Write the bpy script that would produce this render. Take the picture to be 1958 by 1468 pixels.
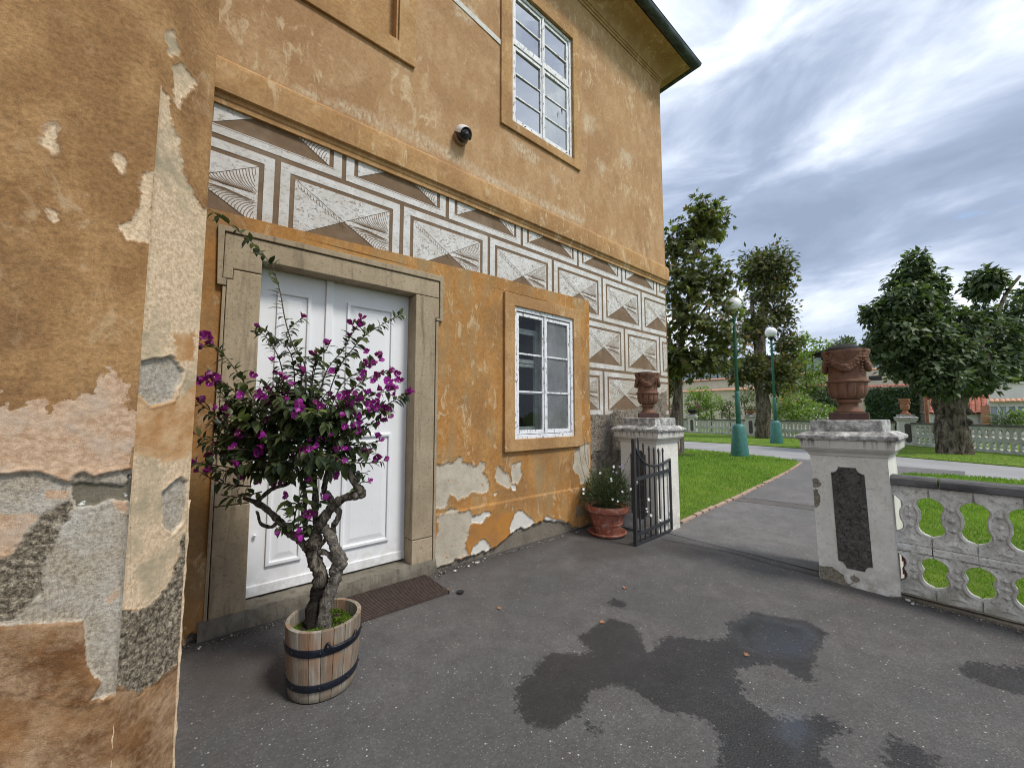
import bpy, math, random
import numpy as np
from mathutils import Vector, Matrix
random.seed(7); RNG = np.random.default_rng(7)
for o in list(bpy.data.objects): bpy.data.objects.remove(o)
scene = bpy.context.scene
COL = scene.collection

# ------------------------------------------------------------------ camera
EYE = 1.6
YAW, PITCH = math.radians(50.3356), math.radians(4.357)
FPX, CXP, CYP = 735.0, 979.0, 734.0
cam = bpy.data.cameras.new('camera'); cam.sensor_width = 36.0
cam.lens = FPX / 1958 * 36; cam.clip_start = 0.05; cam.clip_end = 2000
camo = bpy.data.objects.new('camera', cam); COL.objects.link(camo)
camo.location = (0, 0, EYE); camo.rotation_euler = (math.pi/2 + PITCH, 0, YAW - math.pi/2)
scene.camera = camo

# ------------------------------------------------------------------ light
SUN_DIR = Vector((0.20, -0.60, 0.95)).normalized()
sun = bpy.data.lights.new('sun', 'SUN'); sun.energy = 1.5; sun.angle = math.radians(12); sun.color = (1, .96, .9)
suno = bpy.data.objects.new('sun', sun); COL.objects.link(suno)
suno.rotation_euler = SUN_DIR.to_track_quat('Z', 'Y').to_euler()
suno.location = (10, -10, 20)
scene.view_settings.view_transform = 'Standard'; scene.view_settings.look = 'None'
scene.view_settings.exposure = 1.03; scene.view_settings.gamma = 1
scene.render.engine = 'CYCLES'
cy_ = scene.cycles; cy_.filter_width = 1.0; cy_.max_bounces = 5; cy_.diffuse_bounces = 2; cy_.glossy_bounces = 2; cy_.transmission_bounces = 3; cy_.transparent_max_bounces = 8; cy_.caustics_reflective = False; cy_.caustics_refractive = False

# ------------------------------------------------------------------ node helper
class NT:
    def __init__(s, nt): s.nt = nt; s.nt.nodes.clear(); s._pos = None
    def node(s, t, **kw):
        n = s.nt.nodes.new(t)
        for k, v in kw.items(): setattr(n, k, v)
        return n
    def set(s, sock, v):
        if v is None: return
        if isinstance(v, bpy.types.NodeSocket): s.nt.links.new(v, sock); return
        if hasattr(sock.default_value, '__len__'):
            n = len(sock.default_value)
            if not hasattr(v, '__len__'): v = (v,)*3
            v = tuple(v)
            if n == 4 and len(v) == 3: v = v + (1,)
            sock.default_value = v
        else: sock.default_value = v
    @property
    def pos(s):
        if s._pos is None: s._pos = s.node('ShaderNodeNewGeometry').outputs['Position']
        return s._pos
    def obj(s): return s.node('ShaderNodeTexCoord').outputs['Object']
    def mul(s, v, k):
        n = s.node('ShaderNodeVectorMath', operation='MULTIPLY'); s.set(n.inputs[0], v); s.set(n.inputs[1], k); return n.outputs[0]
    def vadd(s, v, k):
        n = s.node('ShaderNodeVectorMath', operation='ADD'); s.set(n.inputs[0], v); s.set(n.inputs[1], k); return n.outputs[0]
    def rot(s, v, e):
        n = s.node('ShaderNodeVectorRotate', rotation_type='EULER_XYZ'); s.set(n.inputs['Vector'], v); n.inputs['Rotation'].default_value = e; return n.outputs[0]
    def noise(s, scale, detail=4, rough=.55, vec=None, dist=0, color=False):
        n = s.node('ShaderNodeTexNoise'); s.set(n.inputs['Vector'], vec if vec is not None else s.pos)
        n.inputs['Scale'].default_value = scale; n.inputs['Detail'].default_value = detail
        n.inputs['Roughness'].default_value = rough; n.inputs['Distortion'].default_value = dist
        return n.outputs['Color' if color else 'Fac']
    def vor(s, scale, feature='F1', vec=None, out='Distance', rnd=1):
        n = s.node('ShaderNodeTexVoronoi', feature=feature); s.set(n.inputs['Vector'], vec if vec is not None else s.pos)
        n.inputs['Scale'].default_value = scale
        if 'Randomness' in n.inputs: n.inputs['Randomness'].default_value = rnd
        return n.outputs[out]
    def math(s, op, a, b=None, c=None, clamp=False):
        n = s.node('ShaderNodeMath', operation=op, use_clamp=clamp)
        s.set(n.inputs[0], a); s.set(n.inputs[1], b); s.set(n.inputs[2], c); return n.outputs[0]
    def mr(s, v, a, b, c=0., d=1., smooth=False):
        n = s.node('ShaderNodeMapRange', interpolation_type='SMOOTHSTEP' if smooth else 'LINEAR', clamp=True)
        for i, x in enumerate((v, a, b, c, d)): s.set(n.inputs[i], x)
        return n.outputs[0]
    def mix(s, f, a, b, blend='MIX'):
        n = s.node('ShaderNodeMix', data_type='RGBA', blend_type=blend)
        s.set(n.inputs[0], f); s.set(n.inputs[6], a); s.set(n.inputs[7], b); return n.outputs[2]
    def ramp(s, f, stops, interp='LINEAR'):
        n = s.node('ShaderNodeValToRGB'); s.set(n.inputs[0], f); cr = n.color_ramp; cr.interpolation = interp
        while len(cr.elements) < len(stops): cr.elements.new(0.5)
        for e, (p, c) in zip(cr.elements, stops):
            e.position = p; e.color = (c, c, c, 1) if not hasattr(c, '__len__') else tuple(c) + (1,)
        return n.outputs[0]
    def attr(s, name): return s.node('ShaderNodeAttribute', attribute_name=name).outputs['Fac']
    def orand(s): return s.node('ShaderNodeObjectInfo').outputs['Random']
    def sep(s, v):
        n = s.node('ShaderNodeSeparateXYZ'); s.set(n.inputs[0], v); return n.outputs
    def bump(s, h, strength=.5, dist=.01, normal=None):
        n = s.node('ShaderNodeBump'); n.inputs['Strength'].default_value = strength; n.inputs['Distance'].default_value = dist
        s.set(n.inputs['Height'], h); s.set(n.inputs['Normal'], normal); return n.outputs[0]
    def out(s, col, rough=.8, normal=None, metal=0., spec=.4, **kw):
        b = s.node('ShaderNodeBsdfPrincipled'); s.set(b.inputs['Base Color'], col); s.set(b.inputs['Roughness'], rough)
        s.set(b.inputs['Normal'], normal); s.set(b.inputs['Metallic'], metal); s.set(b.inputs['Specular IOR Level'], spec)
        for k, v in kw.items(): s.set(b.inputs[k], v)
        o = s.node('ShaderNodeOutputMaterial'); s.nt.links.new(b.outputs[0], o.inputs[0]); return b
MATS = {}
def mat(name):
    m = bpy.data.materials.new(name); m.use_nodes = True; MATS[name] = m
    return NT(m.node_tree)

# ------------------------------------------------------------------ sky
world = bpy.data.worlds.new('World'); scene.world = world; world.use_nodes = True
w = NT(world.node_tree)
sky = w.node('ShaderNodeTexSky', sky_type='NISHITA'); sky.sun_disc = False
sky.sun_elevation = math.asin(SUN_DIR.z); sky.sun_rotation = math.atan2(SUN_DIR.x, SUN_DIR.y)
dirv = w.node('ShaderNodeTexCoord').outputs['Generated']
dx, dy, dz = w.sep(dirv)
zz = w.math('ADD', w.math('ABSOLUTE', dz), .22)
cmb = w.node('ShaderNodeCombineXYZ'); w.set(cmb.inputs[0], w.math('DIVIDE', dx, zz)); w.set(cmb.inputs[1], w.math('DIVIDE', dy, zz))
P = w.rot(cmb.outputs[0], (0, 0, math.radians(-2)))
Pst = w.mul(P, (1.0, .55, 1))
n1 = w.noise(1.0, 5, .50, Pst, .2)
n2 = w.noise(4.2, 8, .56, w.mul(dirv, (1.0, .8, 2.1)), .35)
n3 = w.noise(.6, 3, .5, w.vadd(P, (11.3, 1.7, 2)))
nn = w.math('ADD', w.math('ADD', w.math('MULTIPLY', n1, .38), w.math('MULTIPLY', n2, .42)), w.math('MULTIPLY', n3, .20))
cloud = w.ramp(nn, [(.425, (.62, .65, .70)), (.475, (.43, .475, .55)), (.525, (.295, .34, .43)), (.57, (.21, .255, .345)), (.63, (.17, .21, .29))])
hole = w.mr(w.noise(1.7, 5, .55, w.vadd(Pst, (5.5, 2.2, 4)), .4), .635, .70, 0, 1, True)
hmask = w.mr(dz, .02, .20, .6, 0.0, True)
cloud = w.mix(hmask, cloud, (.46, .52, .61))
bg1 = w.node('ShaderNodeBackground'); w.set(bg1.inputs[0], sky.outputs[0]); bg1.inputs[1].default_value = .09
bg2 = w.node('ShaderNodeBackground'); w.set(bg2.inputs[0], cloud); bg2.inputs[1].default_value = 1.0
ms = w.node('ShaderNodeMixShader'); w.set(ms.inputs[0], w.math('SUBTRACT', 1, w.math('MULTIPLY', hole, .85)))
w.nt.links.new(bg1.outputs[0], ms.inputs[1]); w.nt.links.new(bg2.outputs[0], ms.inputs[2])
wo = w.node('ShaderNodeOutputWorld'); w.nt.links.new(ms.outputs[0], wo.inputs[0])

# ------------------------------------------------------------------ pixel -> place helpers
_c, _s = math.cos(PITCH), math.sin(PITCH); _cy, _sy = math.cos(YAW), math.sin(YAW)
def ray(px, py):
    a, b = (px-CXP)/FPX, (py-CYP)/FPX
    fw, up = _c + b*_s, -b*_c + _s
    return Vector((_cy*fw + _sy*a, _sy*fw - _cy*a, up))
CAM = Vector((0, 0, EYE))
def onZ(px, py, z=0.): d = ray(px, py); return CAM + d*((z-EYE)/d.z)
def onY(px, py, Y): d = ray(px, py); return CAM + d*(Y/d.y)
def onX(px, py, X): d = ray(px, py); return CAM + d*(X/d.x)
FWD = Vector((_cy, _sy, 0)); RGT = Vector((_sy, -_cy, 0))
def atD(px, py, dist):                 # point at a horizontal forward distance
    d = ray(px, py); return CAM + d*(dist/(d.x*_cy + d.y*_sy))
def pxm(dist): return dist/FPX         # metres per photo pixel at that distance

# ------------------------------------------------------------------ mesh helper
class MB:
    def __init__(s): s.v = []; s.f = []; s.m = []
    def add(s, vs, fs, m=0):
        o = len(s.v); s.v += [tuple(p) for p in vs]; s.f += [tuple(i+o for i in f) for f in fs]; s.m += [m]*len(fs); return s
    def box(s, a, b, m=0):
        (x0, y0, z0), (x1, y1, z1) = a, b
        return s.add([(x0,y0,z0),(x1,y0,z0),(x1,y1,z0),(x0,y1,z0),(x0,y0,z1),(x1,y0,z1),(x1,y1,z1),(x0,y1,z1)],
              [(0,3,2,1),(4,5,6,7),(0,1,5,4),(1,2,6,5),(2,3,7,6),(3,0,4,7)], m)
    def prism(s, poly, fn, m=0):       # poly: 2d list, fn(u, v, t) -> 3d, t in 0..1
        n = len(poly)
        vs = [fn(u, v, 0) for u, v in poly] + [fn(u, v, 1) for u, v in poly]
        fs = [tuple(range(n))[::-1], tuple(range(n, 2*n))] + [(i, (i+1) % n, n+(i+1) % n, n+i) for i in range(n)]
        return s.add(vs, fs, m)
    def xz(s, poly, y0, y1, m=0): return s.prism(poly, lambda u, v, t: (u, y0+(y1-y0)*t, v), m)
    def lathe(s, prof, n=24, c=(0,0,0), m=0, sx=1., sy=1., cap=True):
        vs = []; k = len(prof)
        for r, z in prof:
            for i in range(n):
                a = 2*math.pi*i/n; vs.append((c[0]+r*math.cos(a)*sx, c[1]+r*math.sin(a)*sy, c[2]+z))
        fs = [(j*n+i, j*n+(i+1) % n, (j+1)*n+(i+1) % n, (j+1)*n+i) for j in range(k-1) for i in range(n)]
        if cap: fs += [tuple(range(n))[::-1], tuple((k-1)*n+i for i in range(n))]
        return s.add(vs, fs, m)
    def tube(s, pts, rad, n=8, m=0, cap=True, rough=0.):
        pts = [Vector(p) for p in pts]; k = len(pts)
        if not hasattr(rad, '__len__'): rad = [rad]*k
        vs = []; prev = None
        for j, p in enumerate(pts):
            t = (pts[min(j+1, k-1)] - pts[max(j-1, 0)])
            t = t.normalized() if t.length > 1e-9 else Vector((0, 0, 1))
            if prev is None: a = t.orthogonal().normalized()
            else: a = prev - t*prev.dot(t); a = a.normalized() if a.length > 1e-6 else t.orthogonal().normalized()
            prev = a; b = t.cross(a)
            for i in range(n):
                an = 2*math.pi*i/n; r = rad[j]*(1 + rough*(random.random()-.5)*2)
                vs.append(p + a*(r*math.cos(an)) + b*(r*math.sin(an)))
        fs = [(j*n+i, j*n+(i+1) % n, (j+1)*n+(i+1) % n, (j+1)*n+i) for j in range(k-1) for i in range(n)]
        if cap: fs += [tuple(range(n))[::-1], tuple((k-1)*n+i for i in range(n))]
        return s.add(vs, fs, m)
    def mesh(s, name, mats):
        me = bpy.data.meshes.new(name); me.from_pydata(s.v, [], s.f)
        if not isinstance(mats, (list, tuple)): mats = [mats]
        for q in mats: me.materials.append(MATS[q])
        if len(mats) > 1: me.polygons.foreach_set('material_index', s.m)
        return me
    def build(s, name, mats, parent=None, smooth=False, bevel=0., loc=None):
        return link(name, s.mesh(name, mats), parent, smooth, bevel, loc)
def link(name, me, parent=None, smooth=False, bevel=0., loc=None, rot=None):
    o = bpy.data.objects.new(name, me); COL.objects.link(o)
    if parent is not None: o.parent = parent
    if loc is not None: o.location = loc
    if rot is not None: o.rotation_euler = rot
    if smooth and me is not None:
        me.polygons.foreach_set('use_smooth', [True]*len(me.polygons))
    if bevel:
        b = o.modifiers.new('bevel', 'BEVEL'); b.width = bevel; b.segments = 2; b.limit_method = 'ANGLE'; b.angle_limit = math.radians(40)
    return o
def tag(o, label=None, cat=None, group=None, kind=None):
    for k, v in (('label', label), ('category', cat), ('group', group), ('kind', kind)):
        if v: o[k] = v
    return o
def thing(name, label, cat, loc=(0,0,0), rz=0., group=None):
    o = bpy.data.objects.new(name, None); COL.objects.link(o); o.location = loc; o.rotation_euler = (0, 0, rz)
    o.empty_display_size = .1
    return tag(o, label, cat, group)
def autosmooth(o, deg=35):
    me = o.data; me.polygons.foreach_set('use_smooth', [True]*len(me.polygons))
    try: me.set_sharp_from_angle(angle=math.radians(deg))
    except Exception: pass
    return o
def smoothpath(pts, k=6):
    pts = [Vector(p) for p in pts]; out = []
    for i in range(len(pts)-1):
        p0, p1, p2, p3 = pts[max(i-1,0)], pts[i], pts[i+1], pts[min(i+2, len(pts)-1)]
        for j in range(k):
            t = j/k
            out.append(.5*((2*p1) + (p2-p0)*t + (2*p0-5*p1+4*p2-p3)*t*t + (3*p1-p0-3*p2+p3)*t**3))
    return out + [pts[-1]]
def smoothrad(r, k=6):
    out = []
    for i in range(len(r)-1): out += [r[i] + (r[i+1]-r[i])*j/k for j in range(k)]
    return out + [r[-1]]
def fastmesh(name, V, F, mats, attrs=None, parent=None, smooth=False):   # numpy arrays, faces all same size
    me = bpy.data.meshes.new(name); V = np.asarray(V, np.float32); F = np.asarray(F, np.int32); k = F.shape[1]
    me.vertices.add(len(V)); me.vertices.foreach_set('co', V.ravel())
    me.loops.add(F.size); me.loops.foreach_set('vertex_index', F.ravel())
    me.polygons.add(len(F)); me.polygons.foreach_set('loop_start', np.arange(0, F.size, k, dtype=np.int32))
    me.update(calc_edges=True)
    for q in (mats if isinstance(mats, (list, tuple)) else [mats]): me.materials.append(MATS[q])
    for an, av in (attrs or {}).items():
        a = me.attributes.new(an, 'FLOAT', 'POINT'); a.data.foreach_set('value', np.asarray(av, np.float32).ravel())
    return link(name, me, parent, smooth)

def fbm2(U, Z, sc, octv=4, seed=0):            # value noise in -1..1, for ragged outlines
    r = np.random.default_rng(seed); T = r.uniform(-1, 1, (64, 64)); out = np.zeros(U.shape); amp = 1.; tot = 0
    for k in range(octv):
        x, y = U*sc+17.3*k, Z*sc+5.1*k; x0, y0 = np.floor(x).astype(int), np.floor(y).astype(int); fx, fy = x-x0, y-y0; fx = fx*fx*(3-2*fx); fy = fy*fy*(3-2*fy)
        g = lambda i, j: T[(x0+i) % 64, (y0+j) % 64]
        out += amp*((g(0,0)*(1-fx)+g(1,0)*fx)*(1-fy)+(g(0,1)*(1-fx)+g(1,1)*fx)*fy); tot += amp; amp *= .62; sc *= 2.1
    return out/tot
# signed distance to polygons (positive inside)
def sdf(polys, U, Z):
    out = np.full(U.shape, -9., np.float64)
    for poly in polys:
        d2 = np.full(U.shape, 1e9); ins = np.zeros(U.shape, bool); n = len(poly)
        for i in range(n):
            (x0, y0), (x1, y1) = poly[i], poly[(i+1) % n]
            ex, ey = x1-x0, y1-y0; L = ex*ex+ey*ey+1e-12
            t = np.clip(((U-x0)*ex+(Z-y0)*ey)/L, 0, 1)
            d2 = np.minimum(d2, (U-x0-t*ex)**2+(Z-y0-t*ey)**2)
            c = ((y0 > Z) != (y1 > Z)); 
            with np.errstate(divide='ignore', invalid='ignore'):
                ins ^= c & (U < (ex)*(Z-y0)/(ey if abs(ey) > 1e-12 else 1e-12)+x0)
        d = np.sqrt(d2); out = np.maximum(out, np.where(ins, d, -d))
    return out
def grid_sheet(name, O, Uv, N, u0, u1, z0, z1, step, holes, disp, m, attrs, parent, stepz=None):
    """dense wall face: O + Uv*u + z, displaced along N by disp(U,Z); holes (u0,u1,z0,z1) left open"""
    def lines(a, b, st, extra):
        L = list(np.linspace(a, b, max(2, int(round((b-a)/st))+1))); L += [e for e in extra if a < e < b]
        L = sorted(L); R = [L[0]]
        for q in L[1:]:
            if q - R[-1] > st*.3: R.append(q)
            elif q in extra and q != R[0]: R[-1] = q
        return np.array(R)
    us = lines(u0, u1, step, [h[0] for h in holes]+[h[1] for h in holes]); zs = lines(z0, z1, stepz or step, [h[2] for h in holes]+[h[3] for h in holes])
    U, Z = np.meshgrid(us, zs); A = {k: f(U, Z) for k, f in attrs.items()}; D = disp(U, Z, A)
    V = np.stack([O[0]+Uv[0]*U+N[0]*D, O[1]+Uv[1]*U+N[1]*D, Z], -1).reshape(-1, 3)
    nu, nz = len(us), len(zs); I = np.arange(nu*nz).reshape(nz, nu)
    keep = np.ones((nz-1, nu-1), bool); uc = (us[1:]+us[:-1])/2; zc = (zs[1:]+zs[:-1])/2
    for h in holes: keep &= ~(((uc > h[0]) & (uc < h[1]))[None, :] & ((zc > h[2]) & (zc < h[3]))[:, None])
    F = np.stack([I[:-1,:-1], I[:-1,1:], I[1:,1:], I[1:,:-1]], -1)[keep]
    if (Vector(Uv).cross(Vector((0,0,1)))).dot(Vector(N)) < 0: F = F[:, ::-1]
    return fastmesh(name, V, F, m, {k: a for k, a in A.items()}, parent, True)
# ================================================================== materials
def edge(n, a, amp, w, sc=22., seed=0.):
    """crisp ragged mask from a signed distance attribute"""
    p = n.vadd(n.pos, (seed, seed*1.3, -seed))
    e = n.math('ADD', n.attr(a), n.math('MULTIPLY', n.math('SUBTRACT', n.noise(sc, 7, .70, p), .5), amp*7.))
    return n.mr(e, -w, w, 0, 1), e
def raw(n, a, w=.004): return n.mr(n.attr(a), -w, w, 0, 1)
def grain(n, fine=260, coarse=60):
    return n.math('ADD', n.math('MULTIPLY', n.noise(fine, 3, .7), .6), n.math('MULTIPLY', n.noise(coarse, 4, .6), .6))

def plaster(name, kind):
    n = mat(name); g = grain(n)
    st = n.mul(n.pos, (1, 1, .5))                       # vertical run marks
    big = n.noise(1.3, 5, .6); mid = n.noise(5.5, 6, .62, st, .4); sm = n.noise(26, 5, .68)
    if kind == 'wing': c0, c1, c2, c3 = (.335,.180,.072), (.46,.265,.112), (.245,.132,.058), (.54,.39,.225)
    elif kind == 'low': c0, c1, c2, c3 = (.45,.215,.060), (.51,.27,.090), (.345,.185,.07), (.57,.44,.27)
    elif kind == 'trim': c0, c1, c2, c3 = (.465,.265,.108), (.535,.325,.148), (.39,.22,.095), (.60,.45,.27)
    else: c0, c1, c2, c3 = (.475,.285,.140), (.55,.355,.190), (.41,.235,.112), (.64,.49,.31)
    col = n.mix(n.mr(mid, .40, .60, 0, 1, True), c0, c1)
    col = n.mix(n.mr(big, .47, .62, 0, .9, True), col, c2)
    col = n.mix(n.mr(n.noise(70 if kind == 'wing' else 34, 5, .8), .60, .40, 0, .55 if kind == 'wing' else .40), col, n.mix(1, col, (.42,.40,.38), 'MULTIPLY'))
    # rubbed, paler flecks
    fl = n.math('MULTIPLY', n.mr(n.noise(9, 7, .72, st, .8), .55 if kind != 'up' else .53, .62, 0, 1), n.mr(n.noise(1.1, 3, .5, n.vadd(n.pos, (4, 4, 9))), .40, .56))
    col = n.mix(n.math('MULTIPLY', fl, .8 if kind != 'wing' else .6), col, c3)
    if kind == 'low':   # greenish-grey rising damp stains, streaky
        dm = n.math('MULTIPLY', n.mr(n.noise(3.2, 5, .6, n.mul(n.pos, (1.4, 1.4, .33)), .3), .50, .68), .62)
        col = n.mix(dm, col, (.30,.235,.13))
    if kind == 'up':
        pk, _ = edge(n, 'a_pale', .02, .04, 14, 2.); col = n.mix(n.math('MULTIPLY', pk, n.mr(n.noise(30, 5, .75, st), .40, .58)), col, (.60,.50,.36))
        sw = n.mr(n.noise(3.4, 6, .6, n.rot(n.mul(n.pos, (1, 1, 1)), (0, .5, 0)), 1.6), .42, .62)
        col = n.mix(n.math('MULTIPLY', sw, .45), col, (.42,.238,.110))
    col = n.mix(n.math('MULTIPLY', n.mr(sm, .44, .28), .45), col, n.mix(1, col, (.60,.53,.46), 'MULTIPLY'))
    h = n.math('MULTIPLY', g, .35 if kind != 'wing' else .6)
    h = n.math('ADD', h, n.math('MULTIPLY', n.noise(9, 3, .6), .7))
    rough = .88
    L = []
    if kind in ('wing',):
        def gritty(a, b, sc=150):
            return n.mix(n.mr(n.vor(sc), .15, .75), a, b)
        tone = n.noise(7, 6, .65)
        pink = n.mix(n.mr(n.noise(55, 5, .8), .40, .60), (.43,.27,.160), (.62,.44,.30)); pink = n.mix(n.math('MULTIPLY', n.mr(n.noise(9, 5, .65), .5, .62), .6), pink, (.50,.40,.31))
        grey = n.mix(n.mr(tone, .35, .65), n.mix(n.mr(n.noise(80, 5, .82), .40, .60), (.20,.16,.108), (.52,.445,.335)), n.mix(n.mr(n.noise(85, 5, .82), .40, .60), (.30,.265,.215), (.60,.555,.48)))
        rgh = n.ramp(n.noise(58, 5, .84), [(.38, (.045,.035,.024)), (.47, (.17,.138,.095)), (.54, (.31,.26,.185)), (.62, (.58,.50,.37))])
        cream = n.mix(n.mr(n.noise(75, 5, .84), .40, .60), (.50,.36,.215), (.78,.61,.42))
        cream = n.mix(n.mr(n.noise(6, 5, .6), .5, .66), cream, (.40,.33,.215))
        dark = n.mix(n.mr(n.noise(30, 5, .7, n.mul(n.pos, (1, 1, .4))), .35, .7), (.12,.105,.073), (.22,.195,.14))
        dark = n.mix(n.mr(n.noise(38, 3, .6, n.vadd(n.pos, (7, 1, 3))), .60, .63), dark, (.66,.66,.62))
        smear = n.rot(n.mul(n.pos, (1, 1, 1)), (0, .9, 0)); smear = n.mul(smear, (1, 1, 1.35))
        och = n.mix(n.mr(n.noise(7, 8, .74, n.vadd(n.pos, (3, 1, 7)), .2), .42, .60), (.185,.088,.034), (.46,.305,.175)); och = n.mix(n.mr(n.noise(62, 5, .82), .60, .42, 0, .5), och, n.mix(1, och, (.45,.42,.40), 'MULTIPLY'))
        och = n.mix(n.mr(n.noise(3.2, 6, .66, n.vadd(n.pos, (6, 2, 1))), .50, .66, 0, .75), och, (.33,.165,.062))
        och2 = n.mix(n.mr(n.noise(12, 6, .66, n.vadd(n.pos, (2, 3, 5))), .38, .64), (.44,.235,.095), (.60,.40,.22))
        L = [('a_pink', pink, .012, .003, 45, -.2, 1), ('a_cream', cream, .004, .002, 50, -.5, 2), ('a_peach', och2, .010, .006, 40, -.1, 7), ('a_grey', grey, .0022, .0014, 60, -1.0, 3),
             ('a_rough', rgh, .006, .004, 50, -.2, 4), ('a_pink2', pink, .003, .002, 60, -.7, 8), ('a_dark', dark, .0022, .0014, 60, -1.6, 5), ('a_och', och, .0022, .0014, 60, -.4, 6)]
    if kind == 'low':
        tone = n.noise(6, 6, .65)
        exp = n.mix(n.mr(tone, .36, .66), (.56,.50,.395), (.42,.365,.28))
        exp = n.mix(n.mr(n.noise(90, 4, .8), .42, .30), exp, (.26,.22,.165))
        exp = n.mix(n.mr(n.noise(15, 5, .65, n.vadd(n.pos, (1, 6, 2))), .62, .67), exp, (.46,.235,.075))
        white = n.mix(n.mr(n.noise(80, 4, .7), .4, .6), (.56,.54,.48), (.70,.67,.60))
        base = n.mix(n.mr(n.noise(70, 5, .8), .35, .65), (.095,.08,.06), (.36,.315,.25))
        base = n.mix(n.mr(n.noise(4, 4, .6), .45, .7), base, (.16,.14,.105))
        brn = n.mix(n.mr(n.noise(5, 5, .6), .4, .65), (.44,.20,.045), (.34,.165,.055))
        L = [('a_exp', exp, .008, .003, 40, -.9, 1), ('a_brn', brn, .003, .002, 40, .1, 5), ('a_wht', white, .003, .002, 40, -.5, 2), ('a_base', base, .004, .003, 40, -2.0, 3)]
    rgs = []
    for a, c, amp, wd, sc, hh, seed in L:
        mk, e = edge(n, a, amp, wd, sc, seed*3.7)
        if hh < -.3:                                              # pale broken edge of the paint film, patchy
            rim = n.math('MULTIPLY', n.mr(n.math('ABSOLUTE', n.math('SUBTRACT', e, -.003)), .0, .005, 1, 0), n.mr(sm, .46, .62, 0, .55)); col = n.mix(rim, col, (.64,.54,.41))
        col = n.mix(mk, col, c)
        if a in ('a_rough', 'a_base', 'a_grey', 'a_exp'): rgs.append(n.math('MULTIPLY', raw(n, a, .006), 2.6 if a in ('a_rough', 'a_base') else .7))
    if rgs:
        t = rgs[0]
        for q in rgs[1:]: t = n.math('MAXIMUM', t, q)
        h = n.math('ADD', h, n.math('MULTIPLY', t, n.noise(95, 4, .8)))
    if kind == 'wing':     # hairline cracks
        ck, _ = edge(n, 'a_crack', .0006, .0032, 30, 2.)
        col = n.mix(n.math('MULTIPLY', ck, .85), col, (.05,.04,.03))
    n.out(col, rough, n.bump(h, .9, .006), spec=.25)
plaster('plaster_wing', 'wing'); plaster('plaster_low', 'low'); plaster('plaster_up', 'up'); plaster('plaster_trim', 'trim')

n = mat('sgraf_brown')
c = n.mix(n.mr(n.noise(8, 6, .65), .35, .7), (.150,.098,.062), (.245,.172,.112))
c = n.mix(n.mr(n.noise(60, 5, .7, n.mul(n.pos, (1, 1, .35))), .35, .66), c, (.19,.125,.075))
c = n.mix(n.math('MULTIPLY', n.mr(n.noise(2.2, 4, .6, n.vadd(n.pos, (3, 3, 3))), .52, .68), .5), c, (.33,.265,.19))
n.out(c, .9, n.bump(grain(n, 200, 50), .5, .003), spec=.2)
def sgraf_white(name, wear):
    n = mat(name); x, y, z = n.sep(n.pos)
    c = n.mix(n.mr(n.noise(5, 5, .6), .4, .65), (.72,.71,.695), (.60,.575,.53))
    low = n.mr(z, 3.75, 1.9, 0, 1)                              # dirtier lower courses, splash and damp
    right = n.mr(x, 2.5, 6.5, 0, .55)
    wv = n.noise(20, 7, .72, n.rot(n.mul(n.pos, (1, 1, 1.6)), (0, .4, 0)), 1.2)
    wk = n.mr(wv, n.math('SUBTRACT', .555, n.math('MULTIPLY', n.math('ADD', low, right), .06)), .63, 0, wear)
    c = n.mix(wk, c, (.30,.235,.165))
    c = n.mix(n.math('MULTIPLY', n.mr(n.noise(30, 5, .7, n.vadd(n.pos, (2, 5, 1))), .54, .64), .6*wear), c, (.36,.36,.37))
    c = n.mix(n.math('MULTIPLY', n.math('MULTIPLY', low, .8), n.mr(n.noise(2.4, 5, .6), .35, .6)), c, (.45,.40,.32))
    n.out(c, .88, n.bump(n.math('ADD', grain(n, 220, 60), n.math('MULTIPLY', wk, -1.5)), .5, .003), spec=.25)
sgraf_white('sgraf_frame', .55); sgraf_white('sgraf_facet', .8); sgraf_white('sgraf_worn', 1.15)

n = mat('rubble')
v = n.noise(9, 6, .75, None, .6); c = n.ramp(v, [(.3, (.10,.085,.07)), (.45, (.30,.255,.205)), (.58, (.46,.41,.34)), (.7, (.22,.18,.14))])
c = n.mix(n.mr(n.noise(60, 4, .8), .4, .62), n.mix(1, c, (.4,.37,.33), 'MULTIPLY'), c)
n.out(c, .95, n.bump(n.math('ADD', n.math('MULTIPLY', v, 2.2), n.noise(50, 5, .75)), .9, .02), spec=.15)

def stone(name, a, b, dk, bs=.6):
    n = mat(name); r = n.orand()
    c = n.mix(n.mr(n.noise(3.5, 6, .62), .35, .68), a, b)
    c = n.mix(n.mr(n.noise(42, 6, .82), .47, .33, 0, .8), c, dk)
    st = n.mr(n.noise(7, 6, .66, n.mul(n.pos, (1.8, 1.8, .16)), .3), .52, .66)
    c = n.mix(n.math('MULTIPLY', st, .65), c, dk)
    c = n.mix(n.math('MULTIPLY', r, .22), c, dk)
    n.out(c, .9, n.bump(n.math('ADD', grain(n, 180, 40), n.math('MULTIPLY', n.noise(9, 5, .6), .9)), bs, .005), spec=.2)
stone('door_stone', (.49,.395,.27), (.365,.29,.19), (.16,.125,.082))
stone('step_stone', (.27,.24,.19), (.17,.15,.115), (.075,.065,.052), .9)
stone('kerb_brick', (.46,.34,.26), (.37,.26,.19), (.2,.14,.10), .7)
n = mat('bark_old')
v = n.noise(7, 6, .72, n.mul(n.pos, (1, 1, .4)), .6); c = n.ramp(v, [(.36, (.022,.018,.014)), (.46, (.085,.068,.05)), (.56, (.17,.14,.105)), (.68, (.27,.235,.185))])
n.out(c, .9, n.bump(n.math('ADD', n.math('MULTIPLY', v, 1.6), n.noise(38, 4, .7)), 1., .03), 0, .2)

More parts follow.
